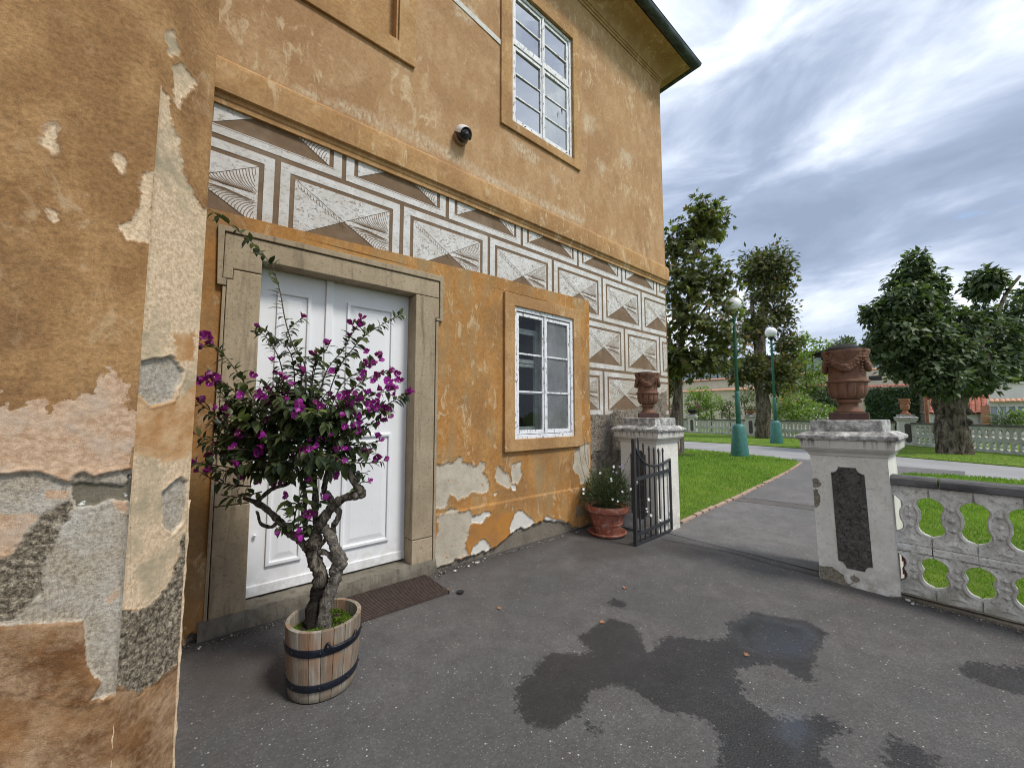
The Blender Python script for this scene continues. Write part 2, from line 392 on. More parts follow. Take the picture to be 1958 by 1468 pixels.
n = mat('white_paint')
x, y, z = n.sep(n.pos)
c = n.mix(n.mr(n.noise(2.2, 5, .6), .4, .7), (.84,.845,.85), (.78,.785,.79))
c = n.mix(n.math('MULTIPLY', n.mr(n.noise(55, 4, .7, n.mul(n.pos, (1, 1, .5))), .68, .72), .5), c, (.42,.40,.37))
c = n.mix(n.math('MULTIPLY', n.mr(z, .42, .1, 0, .75), n.mr(n.noise(14, 5, .65), .4, .62)), c, (.55,.52,.46))
n.out(c, .42, n.bump(n.noise(90, 4, .6, n.mul(n.pos, (1, 1, .12))), .18, .003), spec=.45)
n = mat('peeling_paint')
f = n.mr(n.noise(34, 6, .7, n.mul(n.pos, (1, 1, .45))), .565, .60)
c = n.mix(f, n.mix(n.mr(n.noise(6, 4, .6), .4, .7), (.80,.81,.83), (.68,.69,.70)), n.mix(n.mr(n.noise(60, 4, .7), .4, .6), (.19,.16,.125), (.38,.35,.30)))
n.out(c, .6, n.bump(n.math('SUBTRACT', n.math('MULTIPLY', n.noise(70, 4, .6), .4), f), .6, .002), spec=.35)
def glass(name, tint, wav, rough=.03, alpha=.0, refl=1., base=0.):
    n = mat(name)
    nb = n.bump(n.noise(wav, 3, .5), .10, .02)
    gl = n.node('ShaderNodeBsdfGlossy'); n.set(gl.inputs['Color'], (.95,.97,1)); gl.inputs['Roughness'].default_value = rough; n.set(gl.inputs['Normal'], nb)
    tr = n.node('ShaderNodeBsdfTransparent'); n.set(tr.inputs['Color'], tint)
    df = n.node('ShaderNodeBsdfDiffuse'); n.set(df.inputs['Color'], n.mix(n.noise(5, 5, .7), (.30,.31,.31), (.46,.47,.46)))
    m1 = n.node('ShaderNodeMixShader'); n.set(m1.inputs[0], n.mr(n.noise(4, 5, .7, n.mul(n.pos, (1,1,.5))), .3, .7, alpha*.6, alpha*1.25)); n.nt.links.new(tr.outputs[0], m1.inputs[1]); n.nt.links.new(df.outputs[0], m1.inputs[2])
    fr = n.node('ShaderNodeFresnel'); fr.inputs['IOR'].default_value = 1.6; n.set(fr.inputs['Normal'], nb)
    m2 = n.node('ShaderNodeMixShader'); n.set(m2.inputs[0], n.math('ADD', n.math('MULTIPLY', fr.outputs[0], refl), base, clamp=True)); n.nt.links.new(m1.outputs[0], m2.inputs[1]); n.nt.links.new(gl.outputs[0], m2.inputs[2])
    o = n.node('ShaderNodeOutputMaterial'); n.nt.links.new(m2.outputs[0], o.inputs[0])
glass('glass_low', (.86,.90,.88), 3.5, .02, .01, .55); glass('glass_dusty', (.62,.66,.65), 3.5, .08, .42, .6); glass('glass_up', (.20,.23,.30), 2.6, .012, .10, 1., .42)
glass('glass_pale', (.4,.45,.5), 2.2, .05, .8, 1., .25)

def simple(name, col, rough=.6, metal=0., spec=.4, var=.25, sc=20., bs=.3, bd=.003, **kw):
    n = mat(name); d = tuple(q*(1-var) for q in col); l = tuple(min(1, q*(1+var)) for q in col)
    c = n.mix(n.mr(n.noise(sc, 5, .65), .32, .68), d, l)
    n.out(c, rough, n.bump(n.noise(sc*4, 4, .65), bs, bd), metal, spec, **kw)
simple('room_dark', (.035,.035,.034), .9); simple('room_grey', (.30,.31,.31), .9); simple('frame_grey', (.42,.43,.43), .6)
simple('iron_black', (.022,.023,.026), .5, .3, .5, .5, 40, .4); simple('iron_paint', (.035,.036,.040), .45, .2, .5, .4, 60, .5)
simple('hoop_iron', (.016,.019,.03), .38, .35, .5, .4, 50, .4)
simple('cctv_white', (.72,.71,.70), .35); simple('cctv_black', (.012,.012,.014), .12, 0, .6); simple('cctv_base', (.30,.19,.13), .6)
simple('globe_white', (.80,.80,.79), .25, 0, .5, .04, 6, .02, Subsurface_Weight=None) if False else simple('globe_white', (.80,.80,.79), .25, 0, .5, .04, 6, .02)
simple('roof_dark', (.06,.055,.055), .7, .2); simple('soil', (.05,.036,.025), .95, 0, .2, .5, 60, 1, .02)
simple('wood_grey', (.23,.19,.15), .8, 0, .2, .35, 18, .6)
simple('cream_wall', (.62,.53,.43), .9, 0, .2, .10, 2.5); simple('white_wall', (.68,.65,.63), .9, 0, .2, .06, 1.5); simple('peach_wall', (.60,.38,.25), .9, 0, .2, .08, 2)
simple('yellow_wall', (.72,.47,.14), .9, 0, .2, .1, 2); simple('dark_wood', (.04,.034,.03), .6)
simple('roof_tile', (.29,.105,.065), .8, 0, .25, .45, 5, .4, .01); simple('tile_pale', (.48,.25,.15), .8, 0, .25, .45, 6, .4, .01)
simple('blinds', (.35,.40,.45), .35, 0, .5, .3, 1.3); simple('lid_dark', (.035,.032,.03), .85, 0, .3, .6, 45, 1., .012)
simple('petal_white', (.85,.85,.82), .6, 0, .3, .05); simple('petal_mauve', (.42,.34,.52), .6, 0, .3, .15)
simple('petal_orange', (.62,.22,.06), .6, 0, .3, .25); simple('petal_pink', (.60,.22,.32), .6, 0, .3, .25)
simple('dead_leaf', (.34,.16,.07), .75, 0, .3, .5, 50, .4)
simple('paint_chip', (.62,.60,.56), .8, 0, .3, .2)
simple('lamp_dark', (.02,.03,.03), .4, .3)

n = mat('gutter')
c = n.mix(n.mr(n.noise(9, 6, .7, n.mul(n.pos, (.3, 1, 1))), .42, .66), (.030,.034,.038), (.10,.115,.12)); c = n.mix(n.mr(n.noise(26, 4, .7), .66, .7), c, (.36,.38,.38))
n.out(c, .45, n.bump(n.noise(25, 4, .6), .3, .006), .55, .5)

n = mat('lamp_green')
c = n.mix(n.mr(n.noise(7, 6, .65), .35, .66), (.035,.135,.118), (.065,.21,.185)); c = n.mix(n.mr(n.noise(40, 5, .75), .62, .68), c, (.16,.22,.18))
n.out(c, .45, n.bump(n.noise(22, 4, .6), .3, .006), 0, .45)

# asphalt: dry, worn, with damp stains (signed distance 'a_wet') and a polished wet film in the deepest spots ('a_film')
def asphalt(aname, lift):
    n = mat(aname)
    ag = n.vor(95, 'F1', None, 'Color'); agd = n.sep(ag)[0]
    c = n.mix(n.mr(n.noise(.9, 7, .66), .42, .60), (.080,.083,.083), (.112,.108,.107))
    c = n.mix(n.mr(n.noise(5, 5, .65), .40, .72), c, (.074,.070,.070))
    c = n.mix(n.math('MULTIPLY', n.mr(agd, .2, .8), .4), c, n.mix(1, c, (.45,.45,.46), 'MULTIPLY'))
    fl2 = n.vor(30, 'F1'); pick = n.sep(n.vor(30, 'F1', None, 'Color'))[1]
    fk = n.math('MULTIPLY', n.mr(fl2, .10, .16, 1, 0), n.mr(pick, .70, .74)); c = n.mix(n.math('MULTIPLY', fk, .75), c, (.46,.45,.43))
    fl3 = n.vor(70, 'F1', n.vadd(n.pos, (3, 3, 0))); pick3 = n.sep(n.vor(70, 'F1', n.vadd(n.pos, (3, 3, 0)), 'Color'))[0]
    fk3 = n.math('MULTIPLY', n.mr(fl3, .18, .28, 1, 0), n.mr(pick3, .62, .66)); c = n.mix(n.math('MULTIPLY', fk3, .42), c, (.30,.29,.285))
    dk = n.math('MULTIPLY', n.mr(n.vor(17, 'F1', n.vadd(n.pos, (9, 2, 0))), .05, .08, 1, 0), n.mr(n.sep(n.vor(17, 'F1', n.vadd(n.pos, (9, 2, 0)), 'Color'))[0], .82, .84)); c = n.mix(dk, c, (.025,.022,.02))
    wet, e = edge(n, 'a_wet', .034, .011, 34, 1.)
    wet = n.math('MULTIPLY', wet, n.mr(n.noise(7, 5, .65, n.vadd(n.pos, (2, 8, 1))), .2, .42, .55, 1))
    film, e2 = edge(n, 'a_film', .012, .05, 9, 4.)
    damp, e3 = edge(n, 'a_patch', .02, .10, 9, 6.)  # mask of the darker brown asphalt patches
    c = n.mix(n.math('MULTIPLY', wet, .85), c, n.mix(1, c, (.24,.245,.26), 'MULTIPLY'))
    c = n.mix(n.math('MULTIPLY', damp, .55), c, (.045,.038,.033))
    ck, _ = edge(n, 'a_crack', .003, .018, 9, 3.); c = n.mix(n.math('MULTIPLY', ck, .9), c, (.016,.015,.014))
    rg = n.mix(wet, .86, .50); rg = n.mix(film, rg, .09)
    hb = n.math('ADD', n.math('MULTIPLY', n.noise(150, 4, .75), .9), n.math('MULTIPLY', n.vor(95), .9)); hb = n.math('MULTIPLY', hb, n.math('SUBTRACT', 1, n.math('MULTIPLY', raw(n, 'a_film', .05), .85)))
    c = n.mix(1, c, (lift*1.04, lift*1.0, lift*.97), 'MULTIPLY')
    n.out(c, rg, n.bump(hb, .6, .004), 0, n.mix(film, .35, .8))
asphalt('asphalt', 1.12); asphalt('asphalt_path', 1.6)
n = mat('road_grey')
c = n.mix(n.mr(n.noise(.7, 5, .6), .35, .7), (.25,.245,.24), (.31,.305,.30)); c = n.mix(n.mr(n.noise(55, 4, .8), .42, .3), c, (.17,.165,.16))
n.out(c, .9, n.bump(n.noise(60, 5, .8), .5, .006), 0, .3)

n = mat('grass_ground')
c = n.mix(n.mr(n.noise(2.2, 6, .65), .35, .66), (.095,.175,.018), (.185,.265,.034)); c = n.mix(n.mr(n.noise(45, 5, .7), .50, .68), c, (.035,.060,.012)); c = n.mix(n.mr(n.noise(1.1, 5, .7), .56, .66, 0, .5), c, (.20,.19,.06))
n.out(c, .9, n.bump(n.noise(40, 6, .8), .9, .03), 0, .15)
def leafmat(name, a, b, cdk, trans=.35, rough=.45, extra=None):
    n = mat(name); r = n.attr('r')
    c = n.ramp(r, [(0, cdk), (.45, a), (1, b)]) if extra is None else n.ramp(r, [(0, cdk), (.4, a), (.88, b), (.93, extra), (1, extra)])
    p = n.node('ShaderNodeBsdfPrincipled'); n.set(p.inputs['Base Color'], c); n.set(p.inputs['Roughness'], rough); n.set(p.inputs['Specular IOR Level'], .35)
    t = n.node('ShaderNodeBsdfTranslucent'); n.set(t.inputs['Color'], n.mix(1, c, (1.5,1.7,.7), 'MULTIPLY'))
    m = n.node('ShaderNodeMixShader'); m.inputs[0].default_value = trans; n.nt.links.new(p.outputs[0], m.inputs[1]); n.nt.links.new(t.outputs[0], m.inputs[2])
    o = n.node('ShaderNodeOutputMaterial'); n.nt.links.new(m.outputs[0], o.inputs[0])
leafmat('grass_blade', (.135,.255,.022), (.28,.40,.055), (.060,.12,.016), .3, .6)
leafmat('leaf_chestnut', (.080,.094,.028), (.165,.19,.05), (.034,.042,.015), .38, .45, (.20,.12,.05))
leafmat('leaf_pollard', (.066,.078,.026), (.145,.15,.05), (.028,.034,.013), .34, .5, (.22,.13,.05))
leafmat('leaf_dark', (.064,.096,.038), (.155,.195,.088), (.022,.035,.015), .3, .5)
leafmat('leaf_far', (.075,.105,.035), (.14,.185,.055), (.035,.05,.02), .3, .5)
leafmat('leaf_light', (.13,.21,.035), (.27,.36,.06), (.06,.10,.02), .35, .5)
leafmat('leaf_ivy', (.032,.062,.018), (.065,.11,.03), (.010,.020,.008), .2, .4)
leafmat('leaf_pot', (.045,.075,.025), (.10,.14,.05), (.02,.034,.014), .25, .5)
leafmat('moss', (.10,.17,.012), (.17,.26,.02), (.05,.085,.01), .2, .8)
def boug(name, a, b, c0, trans):
    n = mat(name); r = n.math('FRACT', n.math('ADD', n.attr('r'), n.orand()))
    c = n.ramp(r, [(0, c0), (.5, a), (1, b)])
    vein = n.noise(90, 3, .6); c = n.mix(n.math('MULTIPLY', n.mr(vein, .5, .7), .3), c, n.mix(1, c, (.55,.6,.5), 'MULTIPLY'))
    p = n.node('ShaderNodeBsdfPrincipled'); n.set(p.inputs['Base Color'], c); n.set(p.inputs['Roughness'], .42); n.set(p.inputs['Specular IOR Level'], .4)
    t = n.node('ShaderNodeBsdfTranslucent'); n.set(t.inputs['Color'], n.mix(1, c, (1.4,1.4,1.1), 'MULTIPLY'))
    m = n.node('ShaderNodeMixShader'); m.inputs[0].default_value = trans; n.nt.links.new(p.outputs[0], m.inputs[1]); n.nt.links.new(t.outputs[0], m.inputs[2])
    o = n.node('ShaderNodeOutputMaterial'); n.nt.links.new(m.outputs[0], o.inputs[0])
boug('boug_leaf', (.055,.082,.030), (.12,.15,.055), (.024,.038,.016), .28); boug('boug_young', (.16,.22,.06), (.28,.33,.12), (.10,.15,.04), .35)
boug('boug_bract', (.26,.018,.22), (.40,.035,.36), (.15,.010,.085), .35)
simple('boug_eye', (.75,.72,.5), .6)
n = mat('boug_bark')
v = n.noise(30, 7, .76, n.mul(n.pos, (1, 1, .38)), .7)
c = n.ramp(v, [(.38, (.020,.016,.012)), (.46, (.070,.057,.042)), (.54, (.165,.14,.108)), (.63, (.34,.31,.26))])
pale = n.attr('pale'); c = n.mix(n.math('MULTIPLY', pale, n.mr(n.noise(45, 6, .75), .36, .64, 0, .75)), c, (.40,.37,.315))
drk = n.attr('damp'); c = n.mix(drk, c, (.022,.018,.014))
n.out(c, .85, n.bump(n.math('ADD', n.math('MULTIPLY', v, 1.8), n.noise(90, 4, .75)), 1., .014), 0, .25)

n = mat('twig')
n.out(n.mix(n.noise(40, 3, .6), (.06,.045,.03), (.13,.10,.055)), .75)
n = mat('stave')      # weathered barrel staves, each its own tone
r = n.orand(); gr = n.noise(60, 6, .65, n.mul(n.pos, (1, 1, .07)), .4)
c = n.mix(r, (.25,.222,.18), (.42,.392,.335)); c = n.mix(n.mr(gr, .38, .66), n.mix(1, c, (.66,.6,.52), 'MULTIPLY'), c)
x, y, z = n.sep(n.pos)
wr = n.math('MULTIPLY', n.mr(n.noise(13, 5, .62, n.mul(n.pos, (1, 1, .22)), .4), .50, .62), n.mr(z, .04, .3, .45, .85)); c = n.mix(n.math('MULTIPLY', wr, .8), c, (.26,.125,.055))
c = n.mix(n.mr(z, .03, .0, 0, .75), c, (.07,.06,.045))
n.out(c, .72, n.bump(gr, .6, .004), 0, .3)
n = mat('hatch_wood')
gr = n.noise(45, 6, .65, n.mul(n.pos, (1, 1, .08)), .6); c = n.ramp(gr, [(.33, (.07,.055,.035)), (.5, (.22,.17,.10)), (.66, (.33,.27,.17))]); n.out(c, .8, n.bump(gr, .6, .004))
n = mat('rust_iron')
c = n.mix(n.mr(n.noise(30, 5, .7), .38, .66), (.056,.040,.034), (.102,.070,.056)); n.out(c, .62, n.bump(n.noise(160, 4, .7), .5, .002), .25, .4)

def terracotta(name, a, b, dk, salt=.0):
    n = mat(name); x, y, z = n.sep(n.pos)
    c = n.mix(n.mr(n.noise(11, 6, .65, n.mul(n.pos, (1, 1, .5))), .35, .66), a, b)
    c = n.mix(n.mr(n.noise(24, 5, .7, n.mul(n.pos, (1, 1, .35)), .4), .52, .74), c, dk)
    c = n.mix(n.math('MULTIPLY', n.mr(n.noise(70, 4, .75), .58, .7), .5), c, n.mix(1, c, (.5,.45,.42), 'MULTIPLY'))
    if salt: c = n.mix(n.math('MULTIPLY', n.mr(n.noise(15, 5, .6, n.vadd(n.pos, (4, 1, 1))), .48, .68), salt), c, (.50,.36,.29))
    n.out(c, .78, n.bump(n.math('ADD', n.noise(120, 4, .7), n.noise(28, 4, .6)), .4, .003), 0, .3)
terracotta('urn_clay', (.155,.078,.048), (.215,.112,.070), (.060,.036,.027)); terracotta('urn_plinth', (.105,.055,.045), (.085,.045,.040), (.045,.030,.028))
terracotta('pot_clay', (.33,.105,.062), (.26,.080,.050), (.12,.05,.038), .55); terracotta('urn_far', (.48,.22,.13), (.40,.17,.10), (.25,.12,.09), .3)

n = mat('pier_plaster')
a = n.mix(n.mr(n.noise(4.5, 6, .62), .38, .68), (.76,.735,.67), (.62,.595,.53))
a = n.mix(n.math('MULTIPLY', n.mr(n.noise(40, 5, .82), .52, .66), .5), a, (.30,.28,.235))
x, y, z = n.sep(n.pos)
a = n.mix(n.math('MULTIPLY', n.mr(z, .3, .0, 0, .6), n.mr(n.noise(9, 5, .6), .4, .6)), a, (.34,.30,.23))
mk, e = edge(n, 'a_chip', .004, .003, 30, 2.)
rim = n.mr(n.math('ABSOLUTE', n.math('ADD', e, .006)), 0, .008, .5, 0); a = n.mix(rim, a, (.72,.69,.62))
a = n.mix(mk, a, n.mix(n.mr(n.noise(55, 5, .8), .36, .64), (.13,.115,.085), (.36,.32,.25)))
cr, _ = edge(n, 'a_crack', .001, .008, 22, 5.); a = n.mix(n.math('MULTIPLY', cr, .7), a, (.12,.10,.08))
h = n.math('ADD', n.math('MULTIPLY', grain(n, 170, 45), .7), n.math('MULTIPLY', raw(n, 'a_chip', .006), n.math('MULTIPLY', n.noise(60, 4, .8), 2.2)))
n.out(a, .88, n.bump(h, .7, .005), 0, .25)
n = mat('pier_cap')
g = n.noise(11, 8, .76, None, .3); x, y, z = n.sep(n.pos)
c = n.ramp(g, [(.36, (.13,.128,.12)), (.47, (.27,.265,.25)), (.54, (.44,.43,.41)), (.62, (.66,.65,.62))])
st = n.mr(n.noise(26, 4, .6, n.mul(n.pos, (1, 1, .03)), .2), .50, .60); sm_ = n.math('MULTIPLY', st, n.mr(z, 1.26, 1.34, 0, 1))
clean = n.mix(n.mr(n.noise(5, 5, .6), .4, .7), (.64,.62,.565), (.52,.495,.435))
up = n.mr(z, 1.345, 1.362); c = n.mix(up, n.mix(n.math('MULTIPLY', sm_, .85), clean, (.075,.07,.062)), c)
n.out(c, .92, n.bump(n.math('ADD', grain(n, 150, 40), n.math('MULTIPLY', g, 1.2)), .6, .005), 0, .2)
n = mat('roughcast')
v = n.noise(34, 5, .8, None, .8); c = n.ramp(v, [(.36, (.035,.032,.029)), (.5, (.125,.117,.105)), (.66, (.21,.20,.182))]); n.out(c, .95, n.bump(n.math('MULTIPLY', v, 3), 1., .012), 0, .2)
n = mat('cast_concrete')
c = n.mix(n.mr(n.noise(8, 6, .68), .36, .66), (.74,.72,.66), (.44,.42,.37)); c = n.mix(n.mr(n.noise(22, 6, .78), .52, .66, 0, .7), c, (.24,.225,.185)); c = n.mix(n.mr(n.noise(50, 5, .75), .44, .32), c, (.16,.15,.13))
x, y, z = n.sep(n.pos); c = n.mix(n.math('MULTIPLY', n.mr(z, .28, .02, 0, .75), n.mr(n.noise(7, 5, .6), .36, .6)), c, (.20,.19,.13))
n.out(c, .92, n.bump(n.math('ADD', n.noise(70, 5, .75), n.math('MULTIPLY', n.noise(16, 4, .6), 1.2)), .7, .007), 0, .2)
n = mat('cast_far')
c = n.mix(n.mr(n.noise(3, 6, .68), .36, .66), (.56,.56,.50), (.36,.37,.31)); n.out(c, .92, n.bump(n.noise(20, 5, .75), .7, .012), 0, .2)
n = mat('rail_stone')
c = n.mix(n.mr(n.noise(10, 6, .68, n.mul(n.pos, (1, .3, 1))), .40, .70), (.060,.058,.058), (.19,.185,.18)); c = n.mix(n.mr(n.noise(5, 4, .6), .64, .70), c, (.30,.295,.285))
n.out(c, .85, n.bump(n.noise(60, 5, .7), .5, .005), 0, .3)
simple('rail_far', (.13,.125,.10), .85, 0, .2, .4, 4)
simple('brick_red', (.20,.07,.055), .9, 0, .2, .4, 30, .8, .006)
n = mat('grit_mix'); n.out(n.ramp(n.attr('r'), [(0, (.03,.025,.02)), (.45, (.12,.10,.08)), (.75, (.30,.27,.22)), (1, (.66,.64,.60))]), .9)
# ================================================================== the house
def const_attrs(o, names, v=-1.):
    for a in names:
        at = o.data.attributes.new(a, 'FLOAT', 'POINT'); at.data.foreach_set('value', [v]*len(o.data.vertices))
    return o
LOW_A = ('a_exp', 'a_brn', 'a_wht', 'a_base')
house = thing('house', 'ochre plastered house with black and white diamond sgraffito and white double door', 'house', (3.3, 3.6, 0))
HOUSE_O = Vector((3.3, 3.6, 0))
def hpart(o):              # parent keeping world coordinates in the mesh
    o.parent = house; o.matrix_parent_inverse = Matrix.Translation(-HOUSE_O); return o
def sub(o, p):
    o.parent = p; o.matrix_parent_inverse = p.matrix_parent_inverse.copy() if False else Matrix.Identity(4); return o
XR, YW = 6.74, 3.6

# ---- lower ochre wall
def P(pts, Y=YW): return [tuple((lambda q: (q.x, q.z))(onY(px, py, Y))) for px, py in pts]
def zp(pts, ox, oy, s, Y=YW): return P([(ox+x/s, oy+y/s) for x, y in pts], Y)
EXP = [zp([(-10,290),(90,270),(200,260),(300,215),(325,195),(360,245),(440,250),(520,265),(560,225),(605,255),(605,340),(640,400),(665,460),(640,540),(560,560),(460,580),(380,640),(330,660),(240,620),(180,730),(60,780),(-10,790)], 820,840,5.647),
       zp([(700,380),(740,280),(800,290),(860,390),(890,470),(860,540),(780,500),(720,500)], 820,840,5.647),
       zp([(905,280),(990,250),(1010,420),(960,480),(910,460)], 820,840,5.647),
       zp([(60,800),(280,775),(420,765),(470,830),(480,900),(450,930),(420,1010),(400,1080),(400,1240),(100,1400),(50,1400)], 820,840,5.647),
       zp([(1560,130),(1700,60),(1800,40),(1800,420),(1700,470),(1640,480),(1580,330),(1560,210)], 820,840,5.647)]
EXPW = [zp([(460,830),(540,800),(650,765),(660,800),(600,850),(590,890),(520,900),(470,890)], 820,840,5.647),
        zp([(860,960),(890,880),(920,800),(980,770),(1050,810),(1140,890),(1060,950),(960,980),(870,1015)], 820,840,5.647),
        zp([(470,1160),(540,1080),(600,1080),(640,1150),(690,1180),(600,1200),(450,1245)], 820,840,5.647),
        zp([(1220,880),(1270,820),(1330,850),(1390,870),(1480,880),(1320,900)], 820,840,5.647),
        zp([(895,490),(930,480),(940,545),(905,545)], 820,840,5.647), zp([(705,590),(745,560),(755,575),(715,605)], 820,840,5.647)]
BRN = [zp([(450,920),(520,905),(590,895),(620,850),(670,790),(920,780),(890,880),(860,960),(868,1015),(790,1110),(690,1175),(640,1150),(600,1080),(540,1080),(470,1160),(440,1245),(405,1235),(400,1090),(430,1000)], 820,840,5.647)]
BASE = [zp([(30,1500),(70,1390),(330,1290),(450,1250),(600,1200),(690,1180),(800,1100),(870,1020),(960,980),(1060,945),(1140,905),(1240,880),(1330,885),(1420,895),(1500,890),(1560,965),(1800,900),(1800,1100),(900,1500)], 820,840,5.647),
        P([(360,1210),(400,1208),(402,1260),(350,1260)])]
for x0 in ():
    pass
opn = dict(door=(.145, 1.94, -.1, 3.0), win=(2.98, 4.10, 1.27, 2.94))
def low_disp(U, Z, A):
    d = np.where(Z < .575, .016, 0.) + .006*np.sin(U*3.1+1)*np.sin(Z*2.3)
    sm = lambda a: np.clip((A[a]+.004)/.008, 0, 1); lip = lambda a: np.exp(-((A[a]+.012)/.010)**2)
    return d - .011*sm('a_exp')*(1-sm('a_brn')) - .010*sm('a_wht') - .030*sm('a_base') + .002 + .003*(lip('a_exp')+lip('a_wht')+lip('a_base')) + .004*sm('a_base')*fbm2(U, Z, 18, 4, 8)
lowwall = grid_sheet('lower_wall', (0, YW, 0), (1, 0, 0), (0, -1, 0), -.3, 4.47, -.05, 3.10, .012, list(opn.values()), low_disp, 'plaster_low',
    {'a_exp': lambda U, Z: sdf(EXP, U, Z)+.075*fbm2(U, Z, 7, 5, 1), 'a_wht': lambda U, Z: sdf(EXPW, U, Z)+.030*fbm2(U, Z, 14, 4, 2), 'a_brn': lambda U, Z: sdf(BRN, U, Z)+.030*fbm2(U, Z, 12, 4, 3), 'a_base': lambda U, Z: sdf(BASE, U, Z)+.045*fbm2(U, Z, 10, 4, 4)}, None)
hpart(lowwall)
o = MB().xz([(-.3,3.098),(4.47,3.098),(4.47,3.27),(3.6,3.25),(2.6,3.235),(1.5,3.19),(.6,3.155),(-.3,3.13)], YW-.003, YW+.02).box((4.452,YW+.003,0),(4.468,YW+.02,3.1)).build('plaster_band', 'plaster_low')
hpart(const_attrs(o, LOW_A))
# ---- sgraffito wall
sg = MB()
sg.box((-.3, YW+.015, 3.05), (4.40, YW+.05, 4.05)).box((4.40, YW+.015, 1.45), (XR, YW+.05, 4.05))
o = sg.build('sgraffito_wall', 'sgraf_brown'); hpart(o); sgw = o
o = grid_sheet('rubble_wall', (0, YW+.012, 0), (1, 0, 0), (0, -1, 0), 4.46, XR, -.05, 1.56, .03, [],
    lambda U, Z, A: .012*np.sin(U*23+np.sin(Z*17)*2)*np.sin(Z*19+np.cos(U*11)*2)+.008*np.sin(U*47)*np.sin(Z*41)-.004, 'rubble', {}, None); hpart(o)
XCL = [-9.]
def clip0(poly, x0):
    return [(-x, z) for x, z in clip([(-x, z) for x, z in poly], -x0)]
def clip(poly, x1=XR-.004):
    out = []
    for i in range(len(poly)):
        a, b = poly[i], poly[(i+1) % len(poly)]
        if a[0] <= x1: out.append(a)
        if (a[0] <= x1) != (b[0] <= x1):
            t = (x1-a[0])/(b[0]-a[0]); out.append((x1, a[1]+t*(b[1]-a[1])))
    return out
def put(mb, poly, y, m, th=.006):
    poly = clip(poly)
    if XCL[0] > -8 and len(poly) >= 3: poly = clip0(poly, XCL[0])
    if len(poly) >= 3: mb.xz(poly, y, y+th, m)
def ribbon(mb, pts, wd, y, m):
    for a, b in zip(pts[:-1], pts[1:]):
        dx_, dz_ = b[0]-a[0], b[1]-a[1]; L = math.hypot(dx_, dz_) or 1; nx, nz = -dz_/L*wd/2, dx_/L*wd/2
        if max(a[0], b[0]) < XR-.01 and min(a[0], b[0]) > XCL[0]: mb.add([(a[0]+nx,y,a[1]+nz),(a[0]-nx,y,a[1]-nz),(b[0]-nx,y,b[1]-nz),(b[0]+nx,y,b[1]+nz)], [(0,1,2,3)], m)
def sblock(xa, xb, za, zb, worn, partial_top=False):
    j = lambda: random.uniform(-.004, .004)
    mb = MB(); y0 = YW+.0115; a, b, c, d = xa+.022+j(), xb-.022+j(), za+.022, zb-.022; wf, wd = .072, .032
    for q in ([(a,c),(b,c),(b-wf,c+wf),(a+wf,c+wf)], [(b,c),(b,d),(b-wf,d-wf),(b-wf,c+wf)], [(b,d),(a,d),(a+wf,d-wf),(b-wf,d-wf)], [(a,d),(a,c),(a+wf,c+wf),(a+wf,d-wf)]): put(mb, q, y0, 0)
    i = wf+wd+.004; l, r, bo, to = a+i, b-i, c+i-.03, d-i; mx, mz = (l+r)/2+j()*2, (bo+to)/2; g = .004
    put(mb, [(l,to-g),(l,bo+g),(mx-g,mz)], y0, 1); put(mb, [(l+g,to),(mx,mz+g),(r-g,to)], y0, 1); put(mb, [(r,to-g),(mx+g,mz),(r,bo+g)], y0, 1)
    yl = y0-.0006; h = (to-bo)/2; wv = r-mx
    for t in np.linspace(.10, .98, 19):
        p0 = (mx+wv*t, mz+h*t); e = min(r, p0[0]+.33*wv)
        pts = []
        for s_ in np.linspace(0, 1, 7):
            q0, q1, q2 = p0, (p0[0]+.04*wv, mz+h*.12), (p0[0]+.38*wv, mz+.01)
            x = (1-s_)**2*q0[0]+2*s_*(1-s_)*q1[0]+s_*s_*q2[0]; z = (1-s_)**2*q0[1]+2*s_*(1-s_)*q1[1]+s_*s_*q2[1]
            if x < r-.004: pts.append((x, z))
        if len(pts) > 1: ribbon(mb, pts, .0055, yl, 2)
        p0 = (mx+wv*t, mz-h*t); pts = []
        for s_ in np.linspace(0, 1, 7):
            q0, q1, q2 = p0, (p0[0]-.02*wv+.05*wv, mz-h*t*.35), (p0[0]+.42*wv, mz-h*t*.30-.01)
            x = (1-s_)**2*q0[0]+2*s_*(1-s_)*q1[0]+s_*s_*q2[0]; z = (1-s_)**2*q0[1]+2*s_*(1-s_)*q1[1]+s_*s_*q2[1]
            if x < r-.004: pts.append((x, z))
        if len(pts) > 1: ribbon(mb, pts, .0055, yl, 2)
    for t in np.linspace(.05, .95, 16):      # short scratches beside the left diagonal
        x, z = l+(mx-l)*t, to-(to-mz)*t; ribbon(mb, [(x, z-.012), (x+.012, z-.05-.02*random.random()), (x+.035, z-.06)], .004, yl, 2)
    if random.random() < 2: ribbon(mb, [(a+wf*.86, c+wf*.86), (b-wf*.86, c+wf*.86)], .004, yl, 2)
    o = mb.build('sgraffito_block', ['sgraf_frame', 'sgraf_worn' if worn else 'sgraf_facet', 'sgraf_brown'], sgw)
